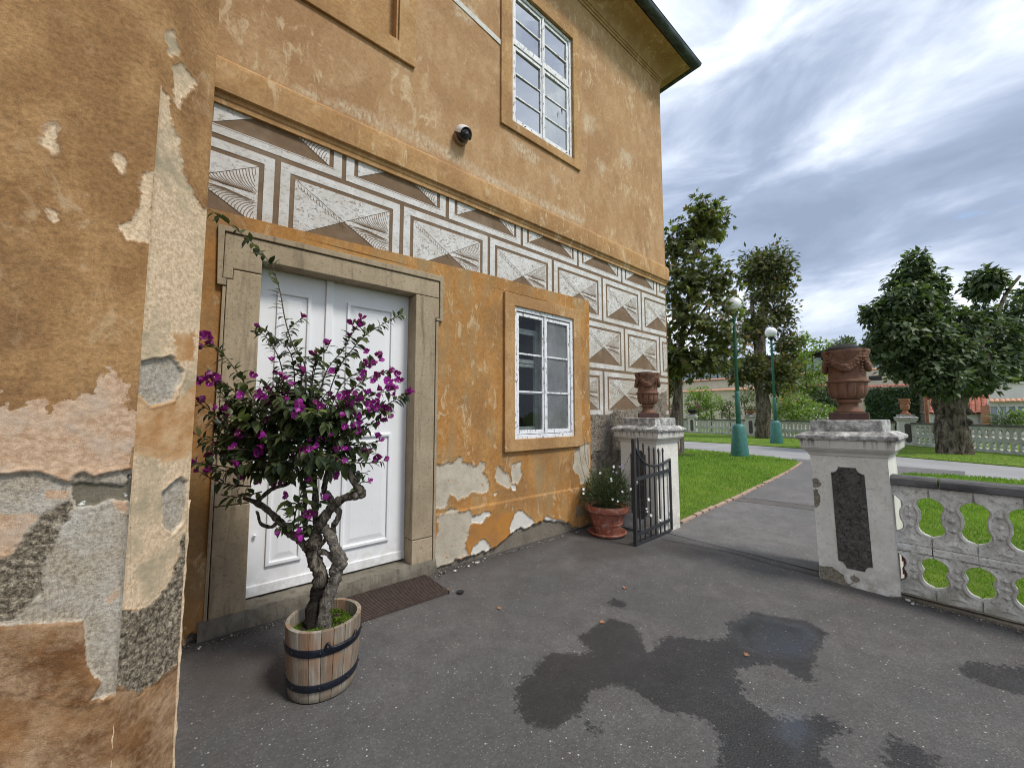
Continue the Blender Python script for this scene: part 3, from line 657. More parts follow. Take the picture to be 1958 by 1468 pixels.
# ragged lower edge where the decorated coat has fallen off the masonry
rg = [(1128,862),(1130,795),(1150,792),(1155,797),(1172,789),(1178,777),(1183,785),(1190,788),(1200,783),(1218,783),(1222,776),(1235,772),(1250,760),(1262,752),(1275,748),(1275,862)]
rgp = P(rg, YW); rq = []
for i in range(len(rgp)):
    (x0, z0), (x1, z1) = rgp[i], rgp[(i+1) % len(rgp)]
    for k in range(5): t = k/5; rq.append((min(XR-.006, max(4.462, x0+(x1-x0)*t))+random.uniform(-.006,.006)*(0 < i < 14), z0+(z1-z0)*t+random.uniform(-.02,.02)*(0 < i < 14)))
rq = [(min(x, XR-.006), z) for x, z in rq]
hpart(MB().xz(rq, YW+.006, YW+.02).build('broken_render', 'rubble'))
rows = [(3.73, 4.46, .974), (3.005, 3.73, .450), (2.26, 3.005, 5.346-1.085*5), (1.555, 2.26, 4.80-1.09*5)]
for ri, (za, zb, x0) in enumerate(rows):
    k = -2
    while True:
        xa = x0 + k*1.0925; xb = xa+1.0925; k += 1
        if xa > XR-.05: break
        if xb < -.1: continue
        if ri >= 2 and xb < 4.5: continue
        XCL[0] = 4.44 if ri >= 2 else -9.
        sblock(xa, xb, za, zb, ri >= 2 or xa > .0)
# ---- upper wall
W = lambda px, py, Y=YW: onY(px, py, Y)
trans_z = (W(984, 80).z + W(1090, 163.5).z)/2
PALE = [P(q) for q in ([(972,262),(1000,275),(1032,300),(1024,314),(1000,300),(978,285)], [(560,165),(700,212),(760,235),(860,285),(950,340),(1050,390),(1120,420),(1115,428),(1045,400),(940,354),(850,300),(700,230),(560,178)], [(868,-5),(900,10),(918,40),(895,45),(872,30)], [(1115,215),(1138,225),(1134,262),(1118,250)], [(1188,282),(1212,300),(1204,322),(1186,305)], [(1090,228),(1100,260),(1094,300),(1085,262)], [(1140,300),(1160,320),(1150,340)], [(1050,330),(1072,345),(1060,352)])]
UW = (2.985, 4.150, 5.345, 7.24); BW = (.20, 1.43, 5.446, 7.24)
o = grid_sheet('upper_wall', (0, YW, 0), (1, 0, 0), (0, -1, 0), -.3, XR, 4.2, 8.12, .05, [UW, BW],
    lambda U, Z, A: .005*np.sin(U*2.1+.3)*np.sin(Z*1.7), 'plaster_up', {'a_pale': lambda U, Z: sdf(PALE, U, Z)}, None); hpart(o)
mb = MB()
mb.box((XR-.006, YW+.002, 0), (XR-.002+.002, 13, 8.12)); mb.box((-6, 12.9, 0), (XR-.01, 13, 8.12))
hpart(const_attrs(mb.build('end_wall', 'plaster_up'), ['a_pale']))
mb = MB(); mb.box((BW[0]-.01, YW+.10, BW[2]-.01), (BW[1]+.01, YW+.13, BW[3]+.01))      # blind window niche
for q in (((BW[0]-.02,YW-.004,BW[2]-.02),(BW[0],YW+.10,BW[3]+.02)), ((BW[1],YW-.004,BW[2]-.02),(BW[1]+.02,YW+.10,BW[3]+.02)), ((BW[0],YW-.004,BW[2]-.02),(BW[1],YW+.10,BW[2])), ((BW[0],YW-.004,BW[3]),(BW[1],YW+.10,BW[3]+.02))): mb.box(*q)
hpart(mb.build('blind_window', 'plaster_trim'))
def ring(mb, o_, i_, y0, y1, m=0):       # picture frame in one piece, (x0,x1,z0,z1)
    a, b, c, d = o_; e, f, g, h = i_; q = [(a,c),(b,c),(b,d),(a,d),(e,g),(f,g),(f,h),(e,h)]
    vs = [(x, y0, z) for x, z in q] + [(x, y1, z) for x, z in q]; fs = []
    for i in range(4):
        j = (i+1) % 4; fs += [(i, j, 4+j, 4+i), (8+i, 12+i, 12+j, 8+j), (i, 8+i, 8+j, j), (4+i, 4+j, 12+j, 12+i)]
    mb.add(vs, fs, m)
mb = MB(); ring(mb, (.03, 1.635, 5.235, 7.46), (BW[0]-.022, BW[1]+.022, BW[2]-.022, BW[3]+.022), YW-.03, YW+.004)
hpart(mb.build('window_surround', 'plaster_trim', bevel=.006))
mb = MB(); ring(mb, (2.79, 4.30, 5.215, 7.46), (2.975, 4.160, 5.335, 7.25), YW-.03, YW+.004)
hpart(mb.build('window_surround', 'plaster_trim', bevel=.006))
mb = MB(); ring(mb, (2.845, 4.235, 1.142, 3.075), (3.00, 4.085, 1.285, 2.925), YW-.042, YW+.004)
hpart(mb.build('window_surround', 'plaster_trim', bevel=.006))
# string course, cornice, gutter: profiles run along the front and returned round the corner
def moulding(name, prof, m, x0=-.3, smooth=False, y_end=13):
    mb = MB(); k = len(prof); vs = []
    for p, z in prof: vs.append((x0, YW-p, z))
    for p, z in prof: vs.append((XR+p, YW-p, z))
    for p, z in prof: vs.append((XR+p, y_end, z))
    fs = []
    for s_ in range(2):
        for i in range(k-1): fs.append((s_*k+i, (s_+1)*k+i, (s_+1)*k+i+1, s_*k+i+1))
    mb.add(vs, fs); o = hpart(mb.build(name, m)); autosmooth(o, 28)
    if m == 'plaster_up': const_attrs(o, ['a_pale'])
    return o
moulding('string_course', [(-.02,3.985),(.012,3.985),(.014,4.02),(.024,4.035),(.024,4.062),(.05,4.075),(.052,4.10),(.052,4.29),(.045,4.325),(.02,4.355),(-.01,4.375)], 'plaster_trim')
moulding('cornice', [(-.01,8.02),(.015,8.02),(.018,8.055),(.035,8.06),(.035,8.095),(.05,8.10),(.075,8.15),(.14,8.22),(.24,8.27),(.36,8.30),(.42,8.31),(.42,8.36),(-.01,8.45)], 'plaster_up')
gp = [(.40+.085+.085*math.cos(t), 8.385+.085*math.sin(t)) for t in np.linspace(math.pi, 2*math.pi, 13)]
gp = [(p, z) for p, z in gp] + [(.578, 8.392), (.570, 8.40), (.562, 8.39)] + [(.40+.085+.079*math.cos(t), 8.385+.079*math.sin(t)) for t in np.linspace(2*math.pi, math.pi, 9)]
moulding('gutter', gp, 'gutter', smooth=True)
mb = MB(); z0 = 8.36; e = .5
mb.add([(-6,YW-e,z0),(XR+e,YW-e,z0),(XR+e,13,z0),(-6,13,z0),(XR-3.6,8.3,11.2),(-6,8.3,11.2)], [(0,1,4,5),(1,2,4),(2,3,5,4),(0,3,2,1),(0,5,3)]); hpart(mb.build('roof', 'roof_dark'))

# ---- windows
def win_part(mb, name, m, parent, bevel=.0): o = mb.build(name, m, parent, bevel=bevel); return o
def window(x0, x1, z0, z1, yf, tiers, glasses, inner, mullion=.045):
    wroot = bpy.data.objects.new('window', None); COL.objects.link(wroot); hpart(wroot); wroot.empty_display_size = .1
    fw = .05; mb = MB(); ring(mb, (x0, x1, z0, z1), (x0+fw, x1-fw, z0+fw, z1-fw), yf, yf+.09); mb.build('frame', 'peeling_paint', wroot, bevel=.004)
    xm = (x0+x1)/2; zt = [z0+fw] + [t[0] for t in tiers[:-1]] + [z1-fw]
    for ti in range(len(tiers)-1):
        z = tiers[ti][0]; MB().box((x0+fw-.004, yf+.004, z-.022), (x1-fw+.004, yf+.08, z+.022)).build('transom', 'peeling_paint', wroot, bevel=.005)
    for ti, (zz_, npane) in enumerate(tiers):
        za = zt[ti] + (.0 if ti == 0 else .022); zb = zt[ti+1] - (.022 if ti < len(tiers)-1 else 0)
        for si in range(2):
            xa, xb = ((x0+fw+.004, xm-.004) if si == 0 else (xm+.004, x1-fw-.004)); za_, zb_ = za+.008, zb-.012
            st = .042; mb = MB(); ring(mb, (xa, xb, za_, zb_), (xa+st, xb-st, za_+st+.008, zb_-st), yf+.014, yf+.055)
            mz = [za_+st+.008 + (zb_-st-za_-st-.008)*k/npane for k in range(npane+1)]
            for z in mz[1:-1]: mb.box((xa+st-.002, yf+.020, z-.011), (xb-st+.002, yf+.050, z+.011))
            mb.build('sash', 'peeling_paint', wroot, bevel=.003)
            for k in range(npane):
                g = glasses[ti][si] if not isinstance(glasses[ti][si], (list, tuple)) else glasses[ti][si][k]
                t1, t2, t3 = (random.uniform(-.004, .004) for _ in range(3)); y = yf+.034
                MB().add([(xa+st,y+t1,mz[k]),(xb-st,y+t2,mz[k]),(xb-st,y+t3,mz[k+1]),(xa+st,y-t1,mz[k+1])], [(0,1,2,3)]).build('pane', g, wroot)
    MB().box((xm-.02, yf-.004, z0+fw+.004), (xm+.02, yf+.03, z1-fw-.006)).build('meeting_stile', 'peeling_paint', wroot, bevel=.006)
    for z in (z0+.32, z1-.32): MB().tube([(x0+fw+.002, yf+.004, z-.05), (x0+fw+.002, yf+.004, z+.05)], .008, 8).build('hinge', 'peeling_paint', wroot)
    # reveal and room behind
    mb = MB(); d = inner
    mb.add([(x0,yf+.09,z0),(x1,yf+.09,z0),(x1,yf+d,z0),(x0,yf+d,z0),(x0,yf+.09,z1),(x1,yf+.09,z1),(x1,yf+d,z1),(x0,yf+d,z1)], [(0,1,2,3),(4,7,6,5),(0,3,7,4),(1,5,6,2)])
    mb.build('reveal', 'room_grey', wroot)
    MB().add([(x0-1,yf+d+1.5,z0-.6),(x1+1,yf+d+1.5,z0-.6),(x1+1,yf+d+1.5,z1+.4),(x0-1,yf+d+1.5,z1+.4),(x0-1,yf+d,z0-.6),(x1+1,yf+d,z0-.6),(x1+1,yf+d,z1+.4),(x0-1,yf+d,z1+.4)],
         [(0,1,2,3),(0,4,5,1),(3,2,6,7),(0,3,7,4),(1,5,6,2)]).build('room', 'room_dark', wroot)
    return wroot
w1 = window(3.00, 4.085, 1.285, 2.925, YW-.018, [(2.9, 3)], [('glass_low', 'glass_dusty')], .30)
mb = MB(); ring(mb, (3.07, 3.53, 1.36, 2.70), (3.13, 3.48, 1.43, 2.63), YW+.12, YW+.16); mb.box((3.12,YW+.125,1.85),(3.49,YW+.155,1.89)); mb.box((3.12,YW+.125,2.25),(3.49,YW+.155,2.30)); mb.box((3.12,YW+.13,2.20),(3.49,YW+.15,2.24)); mb.build('inner_casement', 'frame_grey', w1)
mb = MB(); mb.box((3.535, YW+.16, 1.30), (4.08, YW+.175, 2.92)); mb.build('inner_blind', 'room_grey', w1)
w2 = window(2.975, 4.160, 5.335, 7.25, YW+.012, [(trans_z, 3), (7.2, 2)], [('glass_up', 'glass_pale'), ('glass_up', 'glass_up')], .25)
# a loose catch and two drain pins on the upper window
mb = MB(); mb.tube([(3.93, YW+.02, 6.02),(3.93,YW-.005,6.00),(3.93,YW+.0,5.93),(3.93,YW+.01,6.00)], .005, 6); mb.build('catch', 'iron_black', w2)
for x in (3.2, 4.0): MB().tube([(x, YW-.0, 5.372),(x, YW-.03, 5.362)], .006, 6).build('drip_pin', 'iron_black', w2)

# ---- door
YD = 3.76
dr = bpy.data.objects.new('door', None); COL.objects.link(dr); hpart(dr)
D = lambda px, py: onY(px, py, YD)
xa = D(618, 700).x; xb = D(632, 700).x; DX0, DX1, DZ0, DZ1 = .36, 1.80, .145, 2.86
zk = (D(765.5, 1055).z + D(474, 1118).z)/2
for name, x0, x1, px in (('left', DX0, xa+.004, (None, 590)), ('right', xb-.004, DX1, (660, 752))):
    leaf = MB().box((x0, YD, DZ0), (x1, YD+.05, DZ1)).build('door_leaf', 'white_paint', dr, bevel=.004)
    l, r = (x0+.15, D(590, 700).x) if name == 'left' else (D(660, 700).x, D(750, 700).x)
    for (zl, zh) in ((D(750, 1030).z, D(748, 828).z), (D(748, 784).z, D(752, 594).z)):
        mb = MB(); ring(mb, (l, r, zl, zh), (l+.028, r-.028, zl+.028, zh-.028), YD-.020, YD+.006); mb.build('panel_moulding', 'white_paint', leaf, bevel=.005)
        mb = MB(); i = .032; q = .055
        mb.add([(l+i,YD+.001,zl+i),(r-i,YD+.001,zl+i),(r-i,YD+.001,zh-i),(l+i,YD+.001,zh-i),(l+i+q,YD-.010,zl+i+q),(r-i-q,YD-.010,zl+i+q),(r-i-q,YD-.010,zh-i-q),(l+i+q,YD-.010,zh-i-q)],
               [(0,1,5,4),(1,2,6,5),(2,3,7,6),(3,0,4,7),(4,5,6,7)]); mb.build('panel', 'white_paint', leaf)
    MB().box((x0+.003, YD-.014, DZ0+.006), (x1-.003, YD+.004, zk)).build('kick_board', 'white_paint', leaf, bevel=.005)
MB().box((xa, YD-.022, DZ0+.01), (xb, YD+.01, DZ1)).build('astragal', 'white_paint', dr, bevel=.006)
MB().lathe([(.001,0),(.012,.002),(.014,.010),(.008,.016),(.001,.018)], 12).build('door_stop', 'white_paint', dr, True, loc=(0,0,0)).location = (.43, YD-.02, .62)
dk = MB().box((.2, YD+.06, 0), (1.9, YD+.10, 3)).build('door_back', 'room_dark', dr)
# stone surround: jambs in two stones each, lintel with ears, outer fillet
sr = bpy.data.objects.new('door_surround', None); COL.objects.link(sr); hpart(sr)
JY0, JY1 = YW-.022, YD+.04
def stonepc(poly, y0, y1, bev=.006): return MB().xz(poly, y0, y1).build('stone_block', 'door_stone', sr, bevel=bev)
stonepc([(.155,.13),(.375,.13),(.372,.915),(.153,.915)], JY0, JY1); stonepc([(.153,.922),(.372,.922),(.372,2.70),(.19,2.70),(.19,2.62),(.153,2.62)], JY0+.002, JY1)
stonepc([(1.703,.13),(1.925,.13),(1.925,.36),(1.703,.36)], JY0+.001, JY1); stonepc([(1.70,.367),(1.923,.367),(1.923,2.60),(1.962,2.60),(1.962,2.812),(1.70,2.812)], JY0, JY1)
stonepc([(.128,2.625),(.188,2.625),(.188,2.707),(.372,2.707),(.372,2.815),(1.96,2.818),(1.96,2.995),(.128,2.978)], JY0+.001, JY1)
stonepc([(.095,2.565),(.15,2.565),(.150,2.619),(.124,2.619),(.124,2.984),(1.966,3.000),(1.966,2.594),(1.928,2.594),(1.928,2.572),(2.005,2.572),(2.005,3.062),(.08,3.025)], JY0-.012, JY0+.06, .004)
stonepc([(1.930,.02),(1.958,.02),(1.958,2.568),(1.930,2.568)], JY0-.004, JY0+.06, .004); stonepc([(.128,.02),(.149,.02),(.149,2.56),(.128,2.56)], JY0-.004, JY0+.06, .004)
rs = random.Random(3)
def rough_slab(name, x0, x1, y0, y1, z0, z1, m, parent, step=.03, amp=.008):
    nx = max(2, int((x1-x0)/step)); ny = max(2, int((y1-y0)/step)); nz = max(2, int((z1-z0)/step)); mb = MB()
    def face(fn, nu, nv):
        vs = []; 
        for j in range(nv+1):
            for i in range(nu+1):
                x, y, z = fn(i/nu, j/nv); q = math.sin(x*31+y*17)*math.sin(z*37+x*13)+math.sin(x*71+z*53+y*41)*.6
                vs.append((x, y - amp*q, z - amp*.5*q*(z > z0+.01)))
        mb.add(vs, [(j*(nu+1)+i, j*(nu+1)+i+1, (j+1)*(nu+1)+i+1, (j+1)*(nu+1)+i) for j in range(nv) for i in range(nu)])
    face(lambda u, v: (x0+(x1-x0)*u, y0+(.02*v*v*v), z0+(z1-z0)*v), nx, nz); face(lambda u, v: (x0+(x1-x0)*u, y0+.02+(y1-y0-.02)*v, z1), nx, ny)
    mb.box((x0+.004, y0+.02, z0), (x1-.004, y1, z1-.02))
    return mb.build(name, m, parent, True)
o = rough_slab('threshold', .10, 1.965, YW-.045, YD+.08, -.02, .135, 'step_stone', sr)

# small wooden hatch set in the plinth
mb = MB(); h0, h1 = onY(1099, 945, YW), onY(1150, 985, YW)
hx0, hx1, hz0, hz1 = h0.x, 4.46, .19, .475
for k in range(5): 
    a = hx0+(hx1-hx0)*k/5; MB().box((a+.002, YW-.022, hz0), (a+(hx1-hx0)/5-.002, YW+.01, hz1)).build('hatch_board', 'hatch_wood', lowwall, bevel=.003)
mb = MB(); ring(mb, (hx0-.012, hx1+.0, hz0-.012, hz1+.012), (hx0, hx1-.001, hz0, hz1), YW-.018, YW+.01); mb.build('hatch_frame', 'iron_black', lowwall)

# ---- projecting wing on the left (flat face, splayed corner, return to the door wall)
WY = 1.9; E1 = Vector((-.152, WY, 0)); E2 = Vector((.006, WY+.157, 0)); 
WA = ('a_pink','a_cream','a_peach','a_grey','a_rough','a_pink2','a_dark','a_och','a_crack')
def wp(pts, ox=0, oy=860, s=2.414): return [(onY(ox+x/s, oy+y/s, WY).x, onY(ox+x/s, oy+y/s, WY).z) for x, y in pts]
CH = (E2-E1).normalized(); CN = Vector((CH.y, -CH.x, 0))      # splay direction, outward normal
def cp(pts):
    out = []
    for px, py in pts:
        d = ray(px, py); t = (E1-CAM).dot(CN)/d.dot(CN); q = CAM+d*t; out.append(((q-E1).dot(CH), q.z))
    return out
L0 = -400
wpoly = {
 'a_pink': [wp([(L0,-240),(200,-230),(420,-250),(500,-330),(560,-260),(600,-150),(640,-100),(640,400),(L0,400)])],
 'a_grey': [wp([(L0,100),(0,115),(110,105),(180,105),(265,140),(325,158),(345,115),(385,98),(430,125),(510,105),(580,95),(640,90),(640,1130),(560,1115),(400,1170),(L0,1000)])],
 'a_rough': [wp([(170,300),(325,240),(305,330),(250,420),(195,540),(190,640),(120,720),(60,790),(L0,800),(L0,515),(70,480),(120,370)])],
 'a_pink2': [wp([(L0,300),(170,300),(120,370),(60,480),(0,510),(L0,510)]), wp([(505,232),(590,240),(590,300),(520,275)]), wp([(490,690),(545,640),(545,680),(500,705)]), wp([(205,195),(320,185),(320,235),(215,225)])],
 'a_dark': [wp([(328,160),(370,148),(440,162),(575,164),(590,105),(640,100),(640,245),(500,228),(440,258),(345,266),(330,200)])],
 'a_och': [wp([(L0,822),(0,820),(200,805),(380,795),(388,900),(400,1000),(465,1080),(430,1130),(400,1168),(480,1150),(560,1115),(640,1100),(640,2400),(L0,2400)])],
 'a_cream': [wp([(0,0),(1,0),(1,1)], 0, 0, 1)], 'a_peach': [wp([(0,0),(1,0),(1,1)], 0, 0, 1)],
}
# pale knocks higher up on the flat face
wpoly['a_cream'] += [wp([(82,250),(105,238),(118,290),(100,296),(80,275)], 0, 0, 1), wp([(215,290),(238,300),(236,330),(222,315)], 0, 0, 1), wp([(272,330),(292,330),(285,460),(240,460),(232,430),(262,410)], 0, 0, 1), wp([(90,400),(108,405),(104,425)], 0, 0, 1)]
crack1 = wp([(265,140),(325,240),(300,330),(255,390),(240,440),(190,520)]); crack2 = wp([(590,300),(598,600),(605,700),(600,790),(480,800),(420,810),(385,790),(440,690)])
def polyline_sd(lines, U, Z):
    out = np.full(U.shape, -9.)
    for ln in lines:
        for (x0, y0), (x1, y1) in zip(ln[:-1], ln[1:]):
            ex, ey = x1-x0, y1-y0; t = np.clip(((U-x0)*ex+(Z-y0)*ey)/(ex*ex+ey*ey+1e-12), 0, 1); out = np.maximum(out, -np.hypot(U-x0-t*ex, Z-y0-t*ey))
    return out
def wing_disp(U, Z, A):
    return wing_disp0(U, Z, A)*np.clip(np.minimum(np.abs(U-U.max()), 9. if U.min() < -.3 else np.abs(U-U.min()))/.010, 0, 1)
def wing_disp0(U, Z, A):
    sm = lambda a, w_=.003: np.clip((A[a]+w_)/(2*w_), 0, 1)
    rg_ = .0018*np.sin(U*143+Z*61)*np.sin(Z*127-U*37)
    base = .004*np.sin(U*7+Z*2.2)*np.sin(Z*3.1)
    g_ = sm('a_grey')*(1-sm('a_och')); lip = lambda a: np.exp(-((A[a]+.006)/.006)**2)
    base = base + .0035*lip('a_grey') + .003*lip('a_och')*0 + .002*lip('a_cream')
    return base - .011*g_ - .004*sm('a_rough')*(1-sm('a_och'))*(1-sm('a_pink2')) - .010*sm('a_dark') + .0045*fbm2(U, Z, 42, 3, 6)*sm('a_rough')*(1-sm('a_och')) + .0015*fbm2(U, Z, 60, 3, 9) - .003*sm('a_cream')*(1-sm('a_och')) + rg_*sm('a_rough')*(1-sm('a_och'))
RAG = {'a_pink': (.10, 14), 'a_cream': (.020, 20), 'a_peach': (.03, 18), 'a_grey': (.011, 26), 'a_rough': (.02, 20), 'a_pink2': (.012, 26), 'a_dark': (.009, 30), 'a_och': (.010, 24)}
rag = lambda k, U, Z: RAG[k][0]*fbm2(U, Z, RAG[k][1], 5, len(k)+ord(k[-1]))
at = {k: (lambda U, Z, k=k: sdf(wpoly[k], U, Z)+rag(k, U, Z)) for k in wpoly}; at['a_crack'] = lambda U, Z: polyline_sd([crack1, crack2], U, Z)
o = grid_sheet('wing_face', (0, WY, 0), (1, 0, 0), (0, -1, 0), -.62, E1.x, -.05, 3.9, .0055, [], wing_disp, 'plaster_wing', at, None); hpart(o)
cpoly = {
 'a_cream': [cp([(150,-200),(470,-200),(470,1100),(341,1060),(336,1085),(322,1120),(308,1138),(280,1162),(262,1168),(251,1164),(150,1164)])],
 'a_x': [cp([(318,70),(332,60),(342,95),(330,112),(318,105)]), cp([(330,130),(345,120),(372,150),(378,160),(352,190),(340,215),(332,175)])],
 'a_peach': [cp([(150,735),(300,725),(345,760),(400,720),(400,860),(340,880),(280,875),(150,850)]), cp([(335,640),(372,640),(372,700),(345,690)])],
 'a_grey': [cp([(310,940),(345,915),(358,920),(350,1000),(330,1022),(312,1000)]), cp([(272,690),(330,680),(352,710),(330,765),(290,775),(262,750)])],
 'a_rough': [cp([(150,1164),(251,1164),(262,1168),(280,1162),(308,1138),(322,1120),(336,1085),(341,1060),(352,1020),(420,1000),(420,1240),(345,1268),(263,1328),(256,1318),(150,1318)])],
 'a_och': [cp([(150,1312),(240,1312),(256,1322),(263,1334),(300,1300),(345,1268),(420,1240),(420,1700),(150,1700)])],
 # remaining paint film near the top
 'a_pink': [], 'a_pink2': [], 'a_dark': []}
paint = cp([(300,40),(300,-200),(470,-200),(470,420),(388,398),(372,375),(357,345),(345,300),(330,250),(316,190),(300,150)])
def ch_cream(U, Z): return np.maximum(sdf(cpoly['a_x'], U, Z)+.02*fbm2(U, Z, 24, 4, 5), CH0(U, Z))
def CH0(U, Z): return np.minimum(sdf(cpoly['a_cream'], U, Z), -sdf([paint], U, Z)-.035*fbm2(U, Z, 15, 5, 12))+rag('a_cream', U, Z)*.5
at = {k: (lambda U, Z, k=k: sdf(cpoly[k], U, Z)+rag(k, U, Z) if cpoly[k] else np.full(U.shape, -1.)) for k in cpoly if k != 'a_x'}; at['a_cream'] = ch_cream
at['a_crack'] = lambda U, Z: polyline_sd([cp([(251,905),(252,1050),(250,1100),(254,1160)]), cp([(275,962),(305,960)])], U, Z)
o = grid_sheet('wing_splay', E1, CH, CN, 0, (E2-E1).length, -.05, 3.9, .0055, [], wing_disp, 'plaster_wing', at, None); hpart(o)
mb = MB()
mb.add([(E2.x,E2.y,-.05),(E2.x,YW+.1,-.05),(E2.x,YW+.1,8.1),(E2.x,E2.y,8.1)], [(0,1,2,3)])
mb.add([(-4,WY,-.05),(-.62,WY,-.05),(-.62,WY,3.9),(-4,WY,3.9)], [(0,1,2,3)]); mb.add([(-4,WY,3.9),(E1.x,WY,3.9),(E1.x,WY,8.1),(-4,WY,8.1)], [(0,1,2,3)])
mb.add([(E1.x,E1.y,3.9),(E2.x,E2.y,3.9),(E2.x,E2.y,8.1),(E1.x,E1.y,8.1)], [(0,1,2,3)]); mb.add([(-4,WY,0),(-4,WY,8.1),(-4,13,8.1),(-4,13,0)], [(0,1,2,3)])
o = mb.build('wing_return', 'plaster_wing'); hpart(const_attrs(o, WA))

# broken plaster arrises of the splayed corner
for nm, q, z0, z1, sd in (('E1', E1, -.05, .62, 1), ('E2', E2, -.05, 1.25, 2)):
    rr_ = random.Random(sd); zs_ = np.linspace(z0, z1, 34); o = MB().tube([(q.x+rr_.uniform(-.0012,.0012)+(.010*max(0, .5-z) if nm == 'E2' else 0), q.y+rr_.uniform(-.002,.002)+.002, z) for z in zs_], [rr_.uniform(.0008,.0032) if nm == 'E1' else rr_.uniform(.003,.008) for _ in zs_], 6, rough=.3).build('arris', 'plaster_wing', smooth=True)
    const_attrs(o, [a for a in WA if a != 'a_cream']); const_attrs(o, ['a_cream'], .3); hpart(o)
# ================================================================== ground
def flat(name, poly, z, m, kind='structure', thick=0.):
    mb = MB()
    if thick: mb.prism(poly, lambda u, v, t: (u, v, z-thick*(1-t)))
    else: mb.add([(x, y, z) for x, y in poly], [tuple(range(len(poly)))])
    o = mb.build(name, m); me = o.data
    if me.polygons[-1].normal.z < 0 and not thick: me.flip_normals()
    return tag(o, kind=kind)
flat('ground', [(-400,-400),(700,-400),(700,400),(-400,400)], -.06, 'grass_ground')
def gp(pts): return [(onZ(*p).x, onZ(*p).y) for p in pts]
WET = [gp([(985,1320),(995,1365),(1050,1392),(1105,1362),(1125,1312),(1195,1310),(1255,1350),(1330,1368),(1385,1400),(1370,1468),(1420,1600),(1600,1600),(1640,1500),(1560,1440),(1620,1392),(1555,1352),(1530,1375),(1470,1362),(1425,1330),(1415,1275),(1480,1268),(1555,1310),(1545,1272),(1588,1215),(1540,1188),(1440,1170),(1388,1188),(1398,1222),(1340,1220),(1275,1214),(1240,1245),(1215,1195),(1165,1178),(1108,1218),(1135,1250),(1045,1248)]),
       gp([(1832,1272),(1880,1266),(1990,1275),(1990,1335),(1900,1312),(1850,1290)]), gp([(1700,1400),(1790,1440),(1800,1480),(1690,1480)]),
       gp([(1170,1142),(1195,1150),(1200,1162),(1165,1155)]), gp([(1125,1385),(1150,1380),(1140,1400)])]
FILM = [gp([(1395,1195),(1440,1178),(1540,1195),(1575,1218),(1535,1255),(1470,1255),(1420,1235)]), gp([(1500,1350),(1540,1355),(1560,1400),(1520,1440),(1480,1400)])]
DARK_PATCHES = [gp([(355,1262),(560,1220),(560,1330),(470,1340),(355,1320)]), gp([(1090,1035),(1220,1015),(1250,1060),(1110,1075)]), [(4.3,2.1),(4.78,2.1),(4.78,2.7),(4.3,2.7)], [(-.3,3.42),(4.5,3.40),(4.5,3.7),(-.3,3.7)]]  # darker ground left of the tub, round the pot, by the gate, along the wall
cr1 = [(4.70,2.66),(4.80,2.3),(4.88,1.9),(4.84,1.5),(4.86,1.08)]; cr2 = [(7.79,2.98),(7.9,2.6),(7.93,2.36),(8.0,2.1),(8.05,1.79),(8.05,1.3)]
xs = np.arange(-1.2, 5.001, .03); ys = np.arange(-1.4, 3.72, .03)
U, V_ = np.meshgrid(xs, ys); I = np.arange(U.size).reshape(U.shape)
zz_ = .006*np.sin(U*1.9+.5)*np.sin(V_*2.3) - .004 + .012*np.clip((V_-3.3)/.4, 0, 1)
crk = polyline_sd([cr1], U, V_)+.016; zz_ = zz_ - .012*np.clip((crk+.02)/.02, 0, 1)
F = np.stack([I[:-1,:-1], I[:-1,1:], I[1:,1:], I[1:,:-1]], -1).reshape(-1, 4)
yard = fastmesh('yard_asphalt', np.stack([U, V_, zz_], -1).reshape(-1, 3), F, 'asphalt',
    {'a_wet': sdf(WET, U, V_)+.05*fbm2(U, V_, 9, 5, 3), 'a_film': sdf(FILM, U, V_)+.04*fbm2(U, V_, 5, 4, 4), 'a_patch': sdf(DARK_PATCHES, U, V_), 'a_crack': crk}, None, True); tag(yard, kind='structure')
ASA = ('a_wet', 'a_film', 'a_patch', 'a_crack')
rest = MB(); 
for a, b, c, d in ((-12,-1.2,-14,3.72), (-1.2,5.0,-14,-1.4)): rest.add([(a,c,-.004),(b,c,-.004),(b,d,-.004),(a,d,-.004)], [(0,1,2,3)])
o = rest.build('yard_asphalt', 'asphalt'); tag(const_attrs(o, ASA), kind='structure')
xs = np.arange(5.0, 16.6, .06); ys = np.arange(.3, 4.3, .06); U, V_ = np.meshgrid(xs, ys); I = np.arange(U.size).reshape(U.shape); crk = polyline_sd([cr2, [(x+.38, y) for x, y in cr2]], U, V_)+.03; band = sdf([cr2+[(x+.38, y) for x, y in cr2[::-1]]], U, V_)
o = fastmesh('garden_path', np.stack([U, V_, -.004-.012*np.clip((crk+.03)/.03, 0, 1)], -1).reshape(-1, 3), np.stack([I[:-1,:-1], I[:-1,1:], I[1:,1:], I[1:,:-1]], -1).reshape(-1, 4), 'asphalt_path',
    {'a_wet': np.full(U.shape, -1.), 'a_film': np.full(U.shape, -1.), 'a_patch': band, 'a_crack': crk}, None, True); tag(o, kind='structure')
flat('road', [(14.2,-14),(25,-14),(25,40),(14.2,40)], -.012, 'road_grey')
L1 = [(5.36,2.90),(5.56,2.90),(6.64,2.99),(7.81,3.04),(9.63,3.19),(12.24,3.41),(14.3,3.64),(15.25,3.78),(15.76,4.02),(16.3,4.82),(16.66,6.04),(16.93,7.46),(17.0,8.65),(17.3,30),(6.76,30),(6.76,3.63),(5.36,3.63)]
L3 = [(5.02,.42),(5.36,.48),(9.0,.85),(12.5,1.2),(14.2,1.40),(14.75,1.15),(15.05,.5),(15.2,-.62),(15.2,-14),(5.02,-14)]
